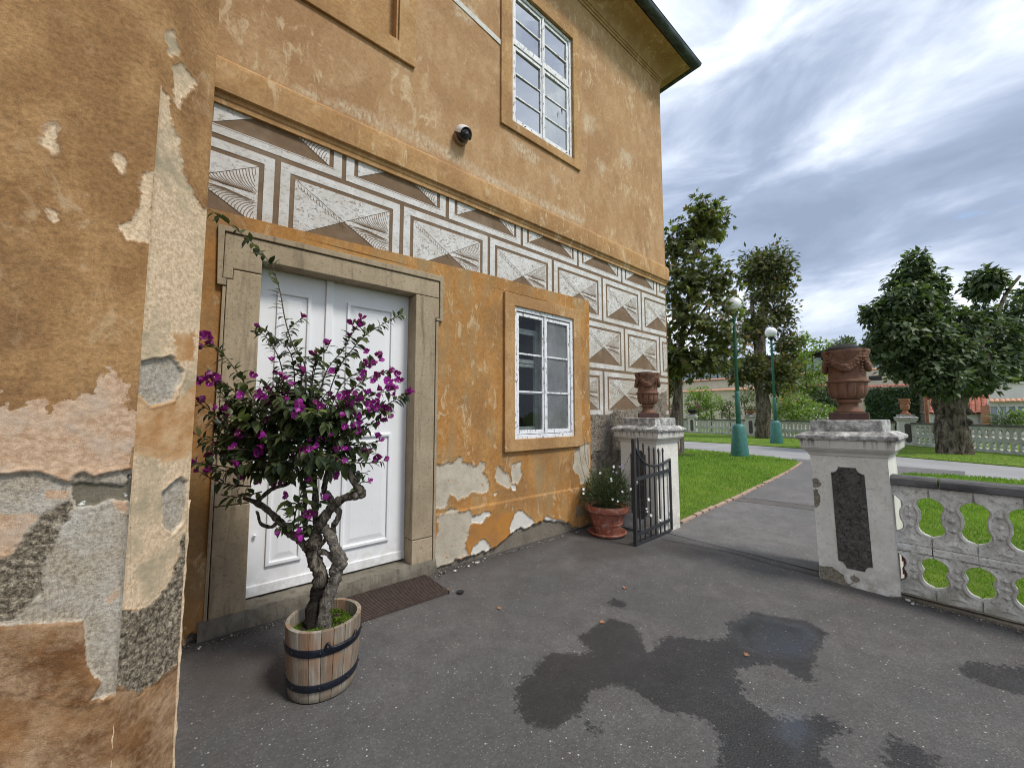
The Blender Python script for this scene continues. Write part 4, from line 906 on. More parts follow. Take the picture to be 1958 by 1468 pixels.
L2 = [(22.6,40),(22.1,14),(22.04,10.88),(22.0,8.36),(21.37,5.03),(20.09,1.58),(19.15,-.8),(17.2,-6),(15.6,-14),(90,-14),(90,40)]
for nm, pl in (('lawn', L1), ('lawn', L3), ('lawn', L2)): flat(nm, pl, .022, 'grass_ground', thick=.06)
def in_poly(poly, X, Y): return sdf([poly], X, Y) > .01
def blades(poly, n, box, hgt, wid, seed):
    r = np.random.default_rng(seed); X = r.uniform(box[0], box[1], n); Y = r.uniform(box[2], box[3], n)
    k = in_poly(poly, X, Y); X, Y = X[k], Y[k]; m = len(X); d = np.hypot(X, Y)
    keep = r.random(m) < np.clip((6.5/d)**1.5, .05, 1); X, Y, d = X[keep], Y[keep], d[keep]; m = len(X)
    s = np.clip(d/6, 1, 2.8); a = r.uniform(0, 2*np.pi, m); h = hgt*r.uniform(.5, 1.35, m)*np.clip(d/7, 1, 1.6); w_ = wid*s
    lean = r.normal(0, .45, (m, 2))*h[:, None]
    B = np.stack([X, Y, np.full(m, .018)], -1); dx_ = np.stack([np.cos(a)*w_, np.sin(a)*w_, np.zeros(m)], -1)
    T = B + np.stack([lean[:, 0], lean[:, 1], h], -1)
    V = np.stack([B-dx_, B+dx_, T], 1).reshape(-1, 3); F = np.arange(3*m).reshape(-1, 3)
    patch = .5+.9*fbm2(X, Y, .9, 4, seed); rr = np.clip(r.uniform(0, 1, m)*.55+.45*patch, 0, 1)
    return V, F, np.repeat(rr, 3)
for nm, pl, n_, bx, sd in (('lawn_grass', L1, 150000, (5.3,17.4,2.8,12), 1), ('lawn_grass', L3, 110000, (5.0,15.3,-3.2,1.5), 2), ('lawn_grass', L2, 90000, (18,33,-6,16), 3)):
    V, F, rr = blades(pl, n_, bx, .036, .0042, sd); o = fastmesh(nm, V, F, 'grass_blade', {'r': rr})
    tag(o, {1: 'mown green grass behind the gate pier with the white flowers', 2: 'mown green grass seen through the scrolled balustrade', 3: 'strip of mown grass along the far balustrade'}[sd], 'grass', None, 'stuff')
# brick edging of the lawn
ed = bpy.data.objects.new('lawn_edging', None); COL.objects.link(ed); tag(ed, kind='structure')
pts = smoothpath([(5.42,2.855,0),(5.56,2.86,0),(6.64,2.95,0),(7.81,3.0,0),(9.63,3.15,0),(12.24,3.37,0),(14.3,3.60,0),(15.3,3.74,0)], 30)
bm_ = MB().box((-.12,-.035,-.03), (.12,.03,.030)).mesh('brick', 'kerb_brick'); acc = 0
for a, b in zip(pts[:-1], pts[1:]):
    acc += (b-a).length
    if acc > .25:
        acc = 0; o = link('brick', bm_, ed, False, .008, (b.x, b.y+random.uniform(-.006,.006), random.uniform(-.008,.004)), (random.uniform(-.05,.05), random.uniform(-.03,.03), math.atan2(b.y-a.y, b.x-a.x)+random.uniform(-.05,.05)))
flat('planting_pit', [(14.4+.55*math.cos(t)*(1+.1*math.sin(3*t)), 7.35+.5*math.sin(t)) for t in np.linspace(0, 6.28, 18)[:-1]], .030, 'soil')

# fallen leaves, drain cap, paint chips
lf = MB(); 
for k in range(5):
    a = (k-2)*.55+1.57; L = (.035, .045, .055, .045, .035)[k]
    lf.add([(0,0,.002),(math.cos(a-.25)*L*.6, math.sin(a-.25)*L*.6, .010),(math.cos(a)*L, math.sin(a)*L, .004+.006*(k % 2)),(math.cos(a+.25)*L*.6, math.sin(a+.25)*L*.6, .008)], [(0,1,2,3)])
lfm = lf.mesh('fallen_leaf', 'dead_leaf')
for i, (px, py, lab) in enumerate(((1195,1123,'curled tan dead leaf on dry asphalt in front of the gate opening'), (1155,1190,'brown dead leaf lying on the edge of the damp stain'), (1430,1255,'small brown dead leaf lying inside the big damp stain'), (952,1165,'small tan dead leaf on dry asphalt between damp stain and wall'), (908,1080,'tan dead leaf at the foot of the peeling wall'), (858,1128,'tan dead leaf caught at the corner of the boot grate'))):
    q = onZ(px, py); o = link('fallen_leaf', lfm, None, False, 0, (q.x, q.y, .006), (random.uniform(-.2,.2), random.uniform(-.2,.2), random.uniform(0,6))); o.scale = [random.uniform(.55,.8)]*3
    tag(o, lab, 'leaf', 'dead leaves on the asphalt')
q = onZ(880, 1132); tag(MB().lathe([(.033,0),(.033,.006),(.026,.008),(.024,.004),(.001,.004)], 20, (q.x, q.y, .002)).build('drain_cap', 'iron_black'), 'small round black cap in the asphalt beside the boot grate', 'drain')
for i, (px, py, s_) in enumerate(((1736,1148,.03), (1745,1155,.02), (912,1076,.03), (870,1092,.02), (896,1083,.018), (1792,1148,.022))):
    q = onZ(px, py); mb = MB(); mb.prism([(s_*math.cos(t)*random.uniform(.6,1), s_*.6*math.sin(t)) for t in np.linspace(0,6.28,7)[:-1]], lambda u, v, t: (q.x+u, q.y+v, .002+.008*t))
    tag(mb.build('paint_flake', 'paint_chip'), {1736:'broad white flake of render at the corner of the leaning pier', 1745:'small white flake of render beside the leaning pier corner', 912:'largest white paint flake at the foot of the peeling wall', 870:'white paint flake at the wall foot nearest the door', 896:'tiny white paint flake beside the largest one at wall foot', 1792:'white flake of render under the first balustrade opening'}[px], 'debris', 'flakes by the balustrade' if px > 1500 else 'flakes at the wall foot')

# grit swept against the wall, step and balustrade
r = np.random.default_rng(77); k = 900; X = r.uniform(-.1, 4.45, k); Yg = 3.56-np.abs(r.normal(0, .035, k)) - .05*((X > .1) & (X < 1.98)); sel = ~((X > .7) & (X < 1.86)); X, Yg = X[sel], Yg[sel]
X2 = 4.79-np.abs(r.normal(0, .04, 260)); Y2 = r.uniform(-1.2, .5, 260); X, Yg = np.concatenate([X, X2]), np.concatenate([Yg, Y2]); k = len(X); sz = r.uniform(.002, .008, k)*(1+1.2*(r.random(k) < .05))
oc = np.array([[1,0,0],[-1,0,0],[0,1,0],[0,-1,0],[0,0,.7],[0,0,-.7]]); V = (np.stack([X, Yg, np.full(k, .010)], -1)[:, None]+oc[None]*sz[:, None, None]*r.uniform(.6, 1.3, (k, 6, 3))).reshape(-1, 3)
F = (np.array([[0,2,4],[2,1,4],[1,3,4],[3,0,4],[2,0,5],[1,2,5],[3,1,5],[0,3,5]])[None]+(np.arange(k)*6)[:, None, None]).reshape(-1, 3)
tag(fastmesh('grit', V, F, 'grit_mix', {'r': np.repeat(r.random(k), 6)}), 'fine grit and crumbs lying along the foot of the walls', 'grit', None, 'stuff')
# boot grate
g0 = thing('floor_grate', 'rusty brown slatted boot grate in front of the door step', 'grate', (1.275, 3.35, 0))
bar = MB().box((-.56,-.005,0), (.56,.005,.022)).mesh('bar', 'rust_iron'); a = math.atan2(-.0, 1)
for k in range(20): link('bar', bar, g0, False, 0, (.01*math.sin(k), -.225+k*.0235, .002))
for x in (-.52, -.17, .19, .54): MB().box((x-.006,-.235,-.006), (x+.006,.235,.010)).build('cross_bar', 'rust_iron', g0)
MB().box((-.57,-.245,-.01), (.57,-.234,.018)).box((-.57,.234,-.01), (.57,.245,.018)).box((.562,-.245,-.01),(.572,.245,.018)).box((-.572,-.245,-.01),(-.562,.245,.018)).build('frame', 'rust_iron', g0)
MB().box((-.56,-.234,-.002), (.56,.234,.0015)).build('pit', 'iron_black', g0)

# ================================================================== urns and gate piers
URN = [(.118,.074),(.116,.086),(.092,.112),(.076,.140),(.072,.165),(.098,.172),(.104,.186),(.100,.198),(.084,.206)]
def urn(name, label, parentloc, s=1., clay='urn_clay', lid=None, rz=0., detail=True):
    t = thing(name, label, 'urn', parentloc, rz, 'terracotta urns on piers')
    MB().box((-.148*s,-.148*s,0), (.148*s,.148*s,.072*s)).build('plinth', 'urn_plinth' if clay == 'urn_clay' else clay, t, bevel=.006)
    MB().lathe([(r*s, z*s) for r, z in URN], 32).build('foot', clay, t, True)
    n = 96 if detail else 24; prof = [(.086,.206),(.120,.218),(.142,.243),(.154,.278),(.158,.320),(.156,.366)]; mb = MB(); vs = []
    for r, z in prof:
        for i in range(n):
            a = 2*math.pi*i/n; lob = abs(math.sin(a*6)); q = r - .014*(1-lob**.45)*(0.25 < (z-.19)/.2 or .6)*(1 if z < .35 else .15); vs.append((q*s*math.cos(a), q*s*math.sin(a), z*s))
    mb.add(vs, [(j*n+i, j*n+(i+1) % n, (j+1)*n+(i+1) % n, (j+1)*n+i) for j in range(len(prof)-1) for i in range(n)]); autosmooth(mb.build('bowl', clay, t), 50)
    up = [(.156,.366),(.172,.372),(.174,.386),(.168,.394),(.150,.398),(.146,.43),(.150,.50),(.160,.57),(.174,.63),(.186,.664),(.190,.680),(.186,.692),(.172,.692),(.160,.665),(.145,.60),(.02,.59)]
    autosmooth(MB().lathe([(r*s, z*s) for r, z in up], 40, cap=False).build('neck', clay, t), 40)
    mb = MB(); rl = random.Random(5)
    for q in range(4):
        a0 = q*math.pi/2 + math.pi/4
        for k in range(13 if detail else 7):
            u = k/(12 if detail else 6); a = a0 + u*math.pi/2; z = .625 - .115*math.sin(u*math.pi) ; r = .158 + (z-.5)*.14
            for jj in range(2 if detail else 1):
                rr = (.021+.010*math.sin(u*math.pi))*rl.uniform(.75, 1.1); zz2 = z + (jj-.5)*.030
                c = ((r+.008)*math.cos(a)*s, (r+.008)*math.sin(a)*s, zz2*s); mb.lathe([(.002,-rr*s*.95),(rr*s*.7,-rr*s*.65),(rr*s,0),(rr*s*.7,rr*s*.65),(.002,rr*s*.95)], 8, c)
            if detail:      # leaf tips above the swag
                z2 = z+.040; r2 = r+.012; wv = .030
                p = lambda da, dz, dr: ((r2+dr)*math.cos(a+da)*s, (r2+dr)*math.sin(a+da)*s, (z2+dz)*s)
                mb.add([p(-.12,-.02,.0), p(.10,-.025,.0), p(.16,.012,.010), p(.02,.030,.004), p(0,-.005,.016)], [(0,1,4),(1,2,4),(2,3,4),(3,0,4)])
        for k in range(5):   # hanging tassel where the swags meet
            z = .60-.030*k; r = .156+(z-.5)*.14+.012; rr = .017-.0015*k; mb.lathe([(.002,-rr*s),(rr*s,0),(.002,rr*s)], 7, (r*math.cos(a0)*s, r*math.sin(a0)*s, z*s))
    autosmooth(mb.build('garland', clay, t), 60)
    if lid == 'mound':
        prof = [(.150,.69),(.145,.715),(.115,.745),(.06,.765),(.002,.77)]; o = MB().lathe([(r*s, z*s) for r, z in prof], 24, (.03, .02, 0)).build('dry_plant_mound', 'lid_dark', t, True)
    if lid == 'disc': MB().lathe([(.15*s,.690*s),(.155*s,.700*s),(.11*s,.712*s),(.002,.716*s)], 24, (.0, .03, 0)).build('lid', 'lid_dark', t, True)
    return t
PA = ('a_chip', 'a_crack')
def pier(name, label, loc, wx, wy, chips, cracks, tilt=0., far=False, panel=None, grp=None):
    t = thing(name, label, 'pier', loc, 0., grp); t.rotation_euler = (tilt, 0, 0)
    hx, hy = wx/2, wy/2; H = 1.21; tp = .010
    if not far:
        def side(O, Uv, N, hw, ch, ck):
            o = grid_sheet('shaft_face', O, Uv, N, -hw, hw, -.03, H, .02, [], lambda U, Z, A: -.007*np.clip((A['a_chip']+.004)/.008, 0, 1)+.004*np.clip((.2-Z)/.2, 0, 1)*np.sin(U*40)*np.sin(Z*33)-.0015,
              'pier_plaster', {'a_chip': (lambda U, Z: sdf(ch, U, Z)+.03*fbm2(U, Z, 16, 4, 3)) if ch else (lambda U, Z: np.full(U.shape, -1.)), 'a_crack': (lambda U, Z: polyline_sd(ck, U, Z)) if ck else (lambda U, Z: np.full(U.shape, -1.))}, t)
        side((-hx,0,0), (0,1,0), (-1,0,0), hy, chips, cracks); side((0,-hy,0), (1,0,0), (0,-1,0), hx, [], []); side((hx,0,0), (0,1,0), (1,0,0), hy, [], []); side((0,hy,0), (1,0,0), (0,1,0), hx, [], [])
    else: const_attrs(MB().box((-hx,-hy,-.03), (hx,hy,H)).build('shaft', 'pier_plaster', t, bevel=.01), PA)
    def course(nm, prof, m):
        mb = MB(); k = len(prof); vs = []
        for p, z in prof: vs += [(-hx-p,-hy-p,z),(hx+p,-hy-p,z),(hx+p,hy+p,z),(-hx-p,hy+p,z)]
        fs = [(j*4+i, j*4+(i+1) % 4, (j+1)*4+(i+1) % 4, (j+1)*4+i) for j in range(k-1) for i in range(4)] + [(3,2,1,0), tuple((k-1)*4+i for i in range(4))]
        mb.add(vs, fs); return mb.build(nm, m, t, bevel=.004)
    course('necking', [(.0,1.195),(.012,1.197),(.014,1.215),(.030,1.235),(.048,1.25),(.050,1.262),(.0,1.264)], 'pier_cap')
    course('fascia', [(.0,1.262),(.060,1.263),(.066,1.345),(.0,1.346)], 'pier_cap')
    course('cap_slab', [(.0,1.345),(.082,1.347),(.092,1.366),(.088,1.388),(.070,1.398),(.02,1.425),(.0,1.426)], 'pier_cap')
    course('block', [(-.015,1.41),(-.015,1.528),(-.02,1.534)], 'pier_cap')
    w2 = .118; 
    if panel: yl, yr, zl, zh = panel
    else: yl, yr, zl, zh = -w2, w2, .16, 1.09
    s_ = .055; out = []
    def scoop(cx_, cz, a0):
        return [(cx_+s_*math.cos(a), cz+s_*math.sin(a)) for a in np.linspace(a0, a0-math.pi/2, 6)]
    out += scoop(yl, zl, math.pi/2) + scoop(yr, zl, math.pi) + scoop(yr, zh, 3*math.pi/2) + scoop(yl, zh, 0)
    for face in ('front',) if far else ('front', 'right'):
        mb = MB()
        if face == 'front': mb.prism(out, lambda u, v, q: (-hx-.004+.03*q, u, v))
        else: mb.prism(out, lambda u, v, q: (u, -hy+.03*q+.004, v))
        if face == 'front': mb.build('roughcast_panel', 'roughcast', t)
    return t
c2 = (4.78+.285, .79)
def pf(pts, X=4.78): return [(onX(1500+x/2.823, 640+y/2.823, X).y - c2[1], onX(1500+x/2.823, 640+y/2.823, X).z) for x, y in pts]
chips2 = [pf([(100,765),(175,775),(205,795),(215,812),(100,830)]), pf([(100,832),(185,838),(198,865),(195,930),(100,940)]), pf([(100,1235),(210,1240),(262,1248),(320,1300),(342,1350),(200,1350),(100,1320)]), pf([(348,1312),(380,1298),(415,1322),(415,1345),(360,1340)]), pf([(525,848),(565,838),(590,838),(590,868),(566,866)]), pf([(300,1345),(480,1400),(640,1420),(640,1460),(300,1400)])]
cr2_ = [pf([(205,820),(240,812),(258,815)]), pf([(440,830),(520,842),(563,850),(565,870),(548,915),(575,950)]), pf([(330,1300),(342,1345)])]
pr2 = pier('gate_pier', 'leaning white gate pier with chipped plaster joined to the scrolled balustrade', (c2[0], c2[1], 0), .56, .56, chips2, cr2_, -.018, panel=(-.115, .125, .16, 1.09), grp='gate piers')
urn('urn', 'terracotta garland urn with a dark mound on top on the leaning pier', (c2[0], c2[1]+.027, 1.534), 1., lid='mound', rz=.12)
c1 = (4.80+.29, 3.045)
pr1 = pier('gate_pier', 'white gate pier behind the open iron gate beside the house wall', (c1[0], c1[1], 0), .58, .56, [[(.28,.45),(.2,.5),(.2,.6),(.3,.6)]], [], 0., grp='gate piers')
urn('urn', 'terracotta garland urn with a thin flat dark lid against the sgraffito wall', (c1[0], c1[1], 1.534), .93, lid='disc', rz=.6)

# iron gate leaf, swung open against the pier
GY = 2.733; G = lambda px, py: onY(px, py, GY)
gt = thing('iron_gate', 'low black iron gate leaf with spear tops standing open beside flower pot', 'gate', (4.24, GY, 0))
def gl(o): o.parent = gt; o.matrix_parent_inverse = Matrix.Translation((-4.24, -GY, 0)); return o
gl(MB().box((4.195,GY-.02,.005), (4.235,GY+.02,1.285)).build('hinge_stile', 'iron_paint', bevel=.003))
gl(MB().box((5.065,GY-.014,.03), (5.093,GY+.014,.955)).build('end_stile', 'iron_paint', bevel=.003))
cur = [(4.235,1.19),(4.30,1.10),(4.38,1.02),(4.47,.965),(4.58,.930),(4.70,.915),(4.82,.920),(4.95,.940),(5.09,.970)]
gl(MB().tube(smoothpath([(x,GY,z) for x, z in cur], 4), .016, 8).build('top_rail', 'iron_paint', smooth=True))
for nm, z0, z1, h in (('middle_rail', .785, .825, .022), ('lower_rail', .118, .165, .02), ('bottom_rail', .008, .03, .015)):
    gl(MB().prism([(4.235,z0-h),(5.065,z1-h),(5.065,z1+h),(4.235,z0+h)], lambda u, v, t: (u, GY-.009+.018*t, v)).build(nm, 'iron_paint', bevel=.002))
zt = [onY(1150+x/11.52, 780+y/11.52, GY) for x, y in ((805,640),(918,762),(1043,825),(1152,858),(1250,878),(1345,868))]
for q in zt:
    mb = MB().tube([(q.x,GY,.02),(q.x,GY,q.z-.07)], .0105, 8); mb.lathe([(.010,-.07),(.017,-.062),(.010,-.052),(.019,-.040),(.013,-.030),(.012,-.018),(.002,.0)], 8, (q.x, GY, q.z))
    gl(mb.build('bar', 'iron_paint'))
for z in (.25, .80): gl(MB().tube([(5.09,GY,z),(5.12,GY+.04,z)], .012, 6).build('hinge', 'iron_paint'))

# ================================================================== balustrades
PITCH_B = .245
def hole_hw(z, z0, z1, r=.078, wst=.058):
    h = 0.
    for c in (z0+r, z1-r):
        if abs(z-c) < r: h = max(h, math.sqrt(r*r-(z-c)**2))
    if z0+r < z < z1-r: 
        m = (z0+z1)/2; h = max(h, wst + (r-wst)*abs(z-m)/((z1-z0)/2-r+1e-6)*.35)
    return h
def baluster_mesh(za, zb, z0, z1, th, detail, m, half=None):
    zs = sorted(set([za, zb] + list(np.linspace(z0+.0005, z1-.0005, 26 if detail else 9)))); hp = PITCH_B/2
    R = [(hp - hole_hw(z, z0, z1) if z0 < z < z1 else hp, z) for z in zs]
    L = [(-w_, z) for w_, z in R[::-1]] if half is None else [(-.02, R[-1][1]), (-.02, R[0][1])]
    poly = R + L; mb = MB(); mb.prism(poly, lambda u, v, t: (-th/2+th*t, u, v))
    if detail:
        for sgn in ((1, -1) if half is None else (1,)):
            pth = [(-th/2-.002, sgn*(w_-.011 if w_ > .03 else w_), z) for w_, z in R if z0+.004 < z < z1-.004]; mb.tube(pth, .0095, 6)
        for zc, s_ in ((z0+(z1-z0)*.5, .032), ((z0+(z1-z0)*.26), .026), ((z0+(z1-z0)*.74), .026)):     # carved lozenges
            mb.add([(-th/2-.016,0,zc),(-th/2,s_,zc),(-th/2,0,zc+s_),(-th/2,-s_,zc),(-th/2,0,zc-s_)], [(0,1,2),(0,2,3),(0,3,4),(0,4,1)])
        for zc, dr_ in ((z0-.01, -1), (z1+.01, 1)):
            mb.add([(-th/2-.010,0,zc+dr_*.018),(-th/2,.055,zc+dr_*.035),(-th/2,-.055,zc+dr_*.035),(-th/2,0,zc-dr_*.028)], [(0,1,2),(0,2,3),(0,3,1)])
    return mb.mesh('baluster', m)
UPm = baluster_mesh(.472, .965, .547, .883, .10, True, 'cast_concrete'); LOm = baluster_mesh(.03, .398, .125, .383, .10, True, 'cast_concrete')
UPh = baluster_mesh(.472, .965, .547, .883, .10, True, 'cast_concrete', 1); LOh = baluster_mesh(.03, .398, .125, .383, .10, True, 'cast_concrete', 1)
bs = thing('balustrade', 'weathered cast stone balustrade of two scrolled tiers under a dark rail beside the leaning pier', 'balustrade', (4.90, .43, 0))
for k in range(18):
    y = -.006-PITCH_B*k - (PITCH_B if k else 0)*0 
    yy = (.304+.1225) - PITCH_B*k - .43
    if k == 0: link('baluster', UPm, bs, False, 0, (0, yy, 0)); link('baluster', LOm, bs, False, 0, (0, yy, 0)); continue
    for me in (UPm, LOm): 
        o = link('baluster', me, bs, False, 0, (random.uniform(-.003,.003), yy, 0))
    if k < 8: MB().prism([(-.052,.402),(-.058,.415),(-.058,.452),(-.052,.468),(.05,.468),(.05,.402)], lambda u, v, t, y=yy: (u, y+.1222-.2444*(1-t), v)).build('mid_rail', 'cast_concrete', bs, bevel=.004)
MB().prism([(-.052,.402),(-.058,.415),(-.058,.452),(-.052,.468),(.05,.468),(.05,.402)], lambda u, v, t: (u, -.0+.10-.22*(1-t), v)).build('mid_rail', 'cast_concrete', bs, bevel=.004)
for ya, yb in ((.10, -.185), (-.195, -1.3), (-1.31, -4.2)):
    MB().prism([(-.082,.968),(-.09,.978),(-.09,1.028),(-.075,1.048),(.075,1.048),(.09,1.028),(.09,.978),(.082,.968)], lambda u, v, t, a=ya, b=yb: (u, a+(b-a)*(1-t), v)).build('rail', 'rail_stone', bs, bevel=.004)
for z0_, z1_ in ((.475,.546),(.884,.962),(.05,.124),(.384,.397)): MB().box((-.035,-4.1,z0_), (.035,.09,z1_)).build('web', 'cast_concrete', bs)
rough_slab('footing', -.09, .09, -4.2, .1, -.03, .045, 'step_stone', bs)
mb = MB()
for k in range(7): mb.box((-.045+.01*(k % 2), .0+.012*(k % 3), .03+.055*k), (.04, .058+.01*(k % 2), .08+.055*k))
for k in range(5): mb.box((-.046+.008*(k % 2), -.02+.03*(k % 2), .86+.022*k), (.04, .066, .88+.022*k))
o = mb.build('exposed_brick', 'brick_red', bs); o['kind'] = 'stuff'

# far balustrade, three runs between piers
FA, FB, FC, FZ = Vector((30.79,10.36,0)), Vector((27.6,2.3,0)), Vector((22.9,-2.4,0)), Vector((31.9,18.5,0))
UPf = baluster_mesh(.53, 1.06, .60, .97, .10, False, 'cast_far'); LOf = baluster_mesh(.03, .45, .13, .43, .10, False, 'cast_far')
for (a, b, lab) in ((FZ, FA, 'far balustrade run behind the first green lamp post and the staked tree'), (FA, FB, 'far balustrade run behind the twisted pollard tree and second lamp post'), (FB, FC, 'far balustrade run behind the thick gnarled tree trunk')):
    d = (b-a); L = d.length; d.normalize(); ang = math.atan2(d.y, d.x)-math.pi/2
    t = thing('balustrade', lab, 'balustrade', a, ang, 'far balustrade runs'); n_ = int((L-.6)/PITCH_B)
    for k in range(n_):
        y = .4 + PITCH_B*(k+.5)
        for me in (UPf, LOf): link('baluster', me, t, False, 0, (0, y, 0), (0, 0, math.pi))
    MB().box((-.055,.3,.452), (.055,L-.3,.527)).build('mid_rail', 'cast_far', t); MB().box((-.085,.3,1.062), (.085,L-.3,1.15)).build('rail', 'rail_far', t); MB().box((-.07,.3,-.03), (.07,L-.3,.05)).build('footing', 'cast_far', t)
for i, (q, lab) in enumerate(((FA, 'small far white pier with shallow flower bowl behind the first lamp post'), (FB, 'far white pier carrying a small terracotta urn before the ivy wall'), (FZ+Vector((-.35,-3.6,0)), 'far white pier with a dark planter behind the staked tree'))):
    pr = pier('balustrade_pier', lab, (q.x, q.y, 0), .62, .62, [], [], 0, True, grp='far piers'); pr.rotation_euler = (0, 0, .25)
urn('urn', 'small pale terracotta urn on the far pier before the ivy wall', (FB.x, FB.y, 1.534), 1.15, 'urn_far', detail=False)
bw = thing('flower_bowl', 'shallow terracotta bowl of dry flowers on the small far pier', 'planter', (FA.x, FA.y, 1.534))
MB().lathe([(.12,0),(.14,.03),(.30,.12),(.36,.20),(.36,.23),(.32,.23),(.28,.18),(.02,.16)], 20).build('bowl', 'urn_far', bw, True)
pl = thing('planter', 'dark planter bowl on the far pier behind the staked tree', 'planter', (FZ.x-.35, FZ.y-3.6, 1.534))
MB().lathe([(.15,0),(.18,.05),(.30,.15),(.38,.32),(.38,.36),(.33,.36),(.02,.3)], 20).build('bowl', 'lid_dark', pl, True)

# ================================================================== lamp posts
def lamp(loc, k, lab, hg):
    t = thing('lamp_post', lab, 'lamp post', loc, 0, 'green lamp posts')
    MB().lathe([(.30*k,0),(.305*k,.04),(.225*k,1.05),(.21*k,1.12),(.17*k,1.19),(.10*k,1.21)], 20).build('base', 'lamp_green', t, True)
    MB().box((-.01,-.01,.3),(.0,.0,.31)); MB().lathe([(.085*k,1.2),(.085*k,2.35),(.075*k,2.4),(.060*k,2.42)], 14).build('lower_pole', 'lamp_green', t, True)
    MB().lathe([(.060*k,2.4),(.052*k,hg-.42),(.06*k,hg-.40)], 14).build('pole', 'lamp_green', t, True)
    MB().lathe([(.055*k,hg-.46),(.075*k,hg-.44),(.06*k,hg-.41),(.13*k,hg-.36),(.16*k,hg-.30),(.15*k,hg-.24),(.10*k,hg-.22)], 16).build('globe_holder', 'lamp_dark', t, True)
    r = .285*k; MB().lathe([(max(.003, r*math.sin(a)), hg-r*math.cos(a)) for a in np.linspace(.38, math.pi, 16)], 24).build('globe', 'globe_white', t, True)
    mb = MB()
    for s_ in (-1, 1): mb.tube(smoothpath([(s_*.02,0,hg-.45),(s_*.18*k,0,hg-.43),(s_*.30*k,0,hg-.36),(s_*.26*k,0,hg-.28),(s_*.20*k,0,hg-.32)], 4), .012*k, 6)
    mb.build('scroll', 'lamp_dark', t); return t
lamp(onZ(1415, 873), 1., 'dark green lamp post with white globe standing on the near lawn', 5.72)
lamp(onZ(1485, 848), 1.0, 'dark green lamp post with white globe standing beyond the road', 5.95)

# ================================================================== potted flowers beside the gate
pc = (4.33, 3.235)
pt = thing('flower_pot', 'large terracotta pot with saucer and bushy white-flowered plant beside iron gate', 'flower pot', (pc[0], pc[1], 0))
MB().lathe([(.17,.0),(.225,.005),(.25,.035),(.25,.05),(.235,.05),(.22,.03),(.02,.022)], 32).build('saucer', 'pot_clay', pt, True)
autosmooth(MB().lathe([(.150,.024),(.165,.03),(.195,.14),(.200,.142),(.206,.16),(.203,.17),(.235,.29),(.245,.30),(.275,.31),(.283,.325),(.283,.375),(.275,.39),(.25,.39),(.235,.36),(.02,.35)], 40).build('pot', 'pot_clay', pt), 30)
MB().lathe([(.235,.352),(.12,.372),(.01,.38)], 20).build('earth', 'soil', pt, True)

# security camera on the wall
sc = onY(886, 256, YW-.08)
ct = thing('security_camera', 'white half-hooded dome security camera mounted on the ochre wall', 'security camera', (sc.x, YW-.004, sc.z))
autosmooth(MB().lathe([(.001,0),(.085,.0),(.092,.02),(.088,.045),(.072,.055)], 28).build('mount', 'cctv_base', ct), 40).rotation_euler = (math.pi/2+.25, 0, 0)
hd = bpy.data.objects.new('head', None); COL.objects.link(hd); hd.parent = ct; hd.location = (0,-.065,-.0); hd.rotation_euler = (math.pi/2+.62, 0, .15)
autosmooth(MB().lathe([(.078,-.03),(.082,.0),(.078,.03),(.06,.06),(.03,.078),(.002,.082)], 28).build('dome', 'cctv_black', hd, True), 40)
autosmooth(MB().lathe([(.020,.070),(.03,.082),(.022,.092),(.002,.093)], 16).build('lens', 'iron_black', hd, True), 40)
mb = MB(); n_ = 20; vs = []
for j, (r, z) in enumerate(((.090,-.035),(.094,.0),(.092,.035),(.082,.068),(.078,.066),(.086,.03),(.086,-.03))):
    for i in range(n_+1): a = -.15+math.pi*1.1*i/n_; vs.append((r*math.cos(a), r*math.sin(a), z))
mb.add(vs, [(j*(n_+1)+i, j*(n_+1)+i+1, (j+1)*(n_+1)+i+1, (j+1)*(n_+1)+i) for j in range(6) for i in range(n_)]); autosmooth(mb.build('hood', 'cctv_white', hd), 40)
# old metal strap across the upper wall
s0, s1 = onY(862, -8, YW-.006), onY(952, 78, YW-.006)
MB().prism([(s0.x, s0.z-.035),(2.79, s1.z-.035),(2.79, s1.z+.035),(s0.x, s0.z+.035)], lambda u, v, t: (u, YW-.012+.02*t, v)).build('tie_strap', 'paint_chip')
hpart(bpy.data.objects['tie_strap'])
# ================================================================== leaves and plants
def norm(a): return a/np.maximum(np.linalg.norm(a, axis=-1, keepdims=True), 1e-9)
def leaf_arrays(C, D, N, L, W, fold=.25, droop=.2, fine=False):
    """C base, D axis, N up-normal, L length, W width -> verts, faces"""
    D = norm(D); S = norm(np.cross(D, N)); N = norm(np.cross(S, D)); L = L[:, None]; W = W[:, None]; m = len(C)
    if fine:
        rows = [(0,0,0),(.30,.42,1),(.62,.38,1)]
        V = [C]
        for t, w_, _ in rows[1:]:
            c = C + D*L*t - N*L*droop*t*t
            V += [c + S*W*w_ + N*W*fold*w_, c, c - S*W*w_ + N*W*fold*w_]
        V.append(C + D*L - N*L*droop)
        V = np.stack(V, 1); k = V.shape[1]; off = (np.arange(m)*k)[:, None, None]
        F = np.array([[0,1,2],[0,2,3],[1,4,5],[1,5,2],[2,5,6],[2,6,3],[4,7,5],[5,7,6]])[None] + off
    else:
        c = C + D*L*.45 - N*L*droop*.2
        V = np.stack([C, c + S*W*.5 + N*W*fold*.5, c, c - S*W*.5 + N*W*fold*.5, C + D*L - N*L*droop], 1); off = (np.arange(m)*5)[:, None, None]
        F = np.array([[0,1,2],[0,2,3],[1,4,2],[2,4,3]])[None] + off
    return V.reshape(-1, 3), F.reshape(-1, 3), V.shape[1]
def rdir(r, n): return norm(r.normal(size=(n, 3)))
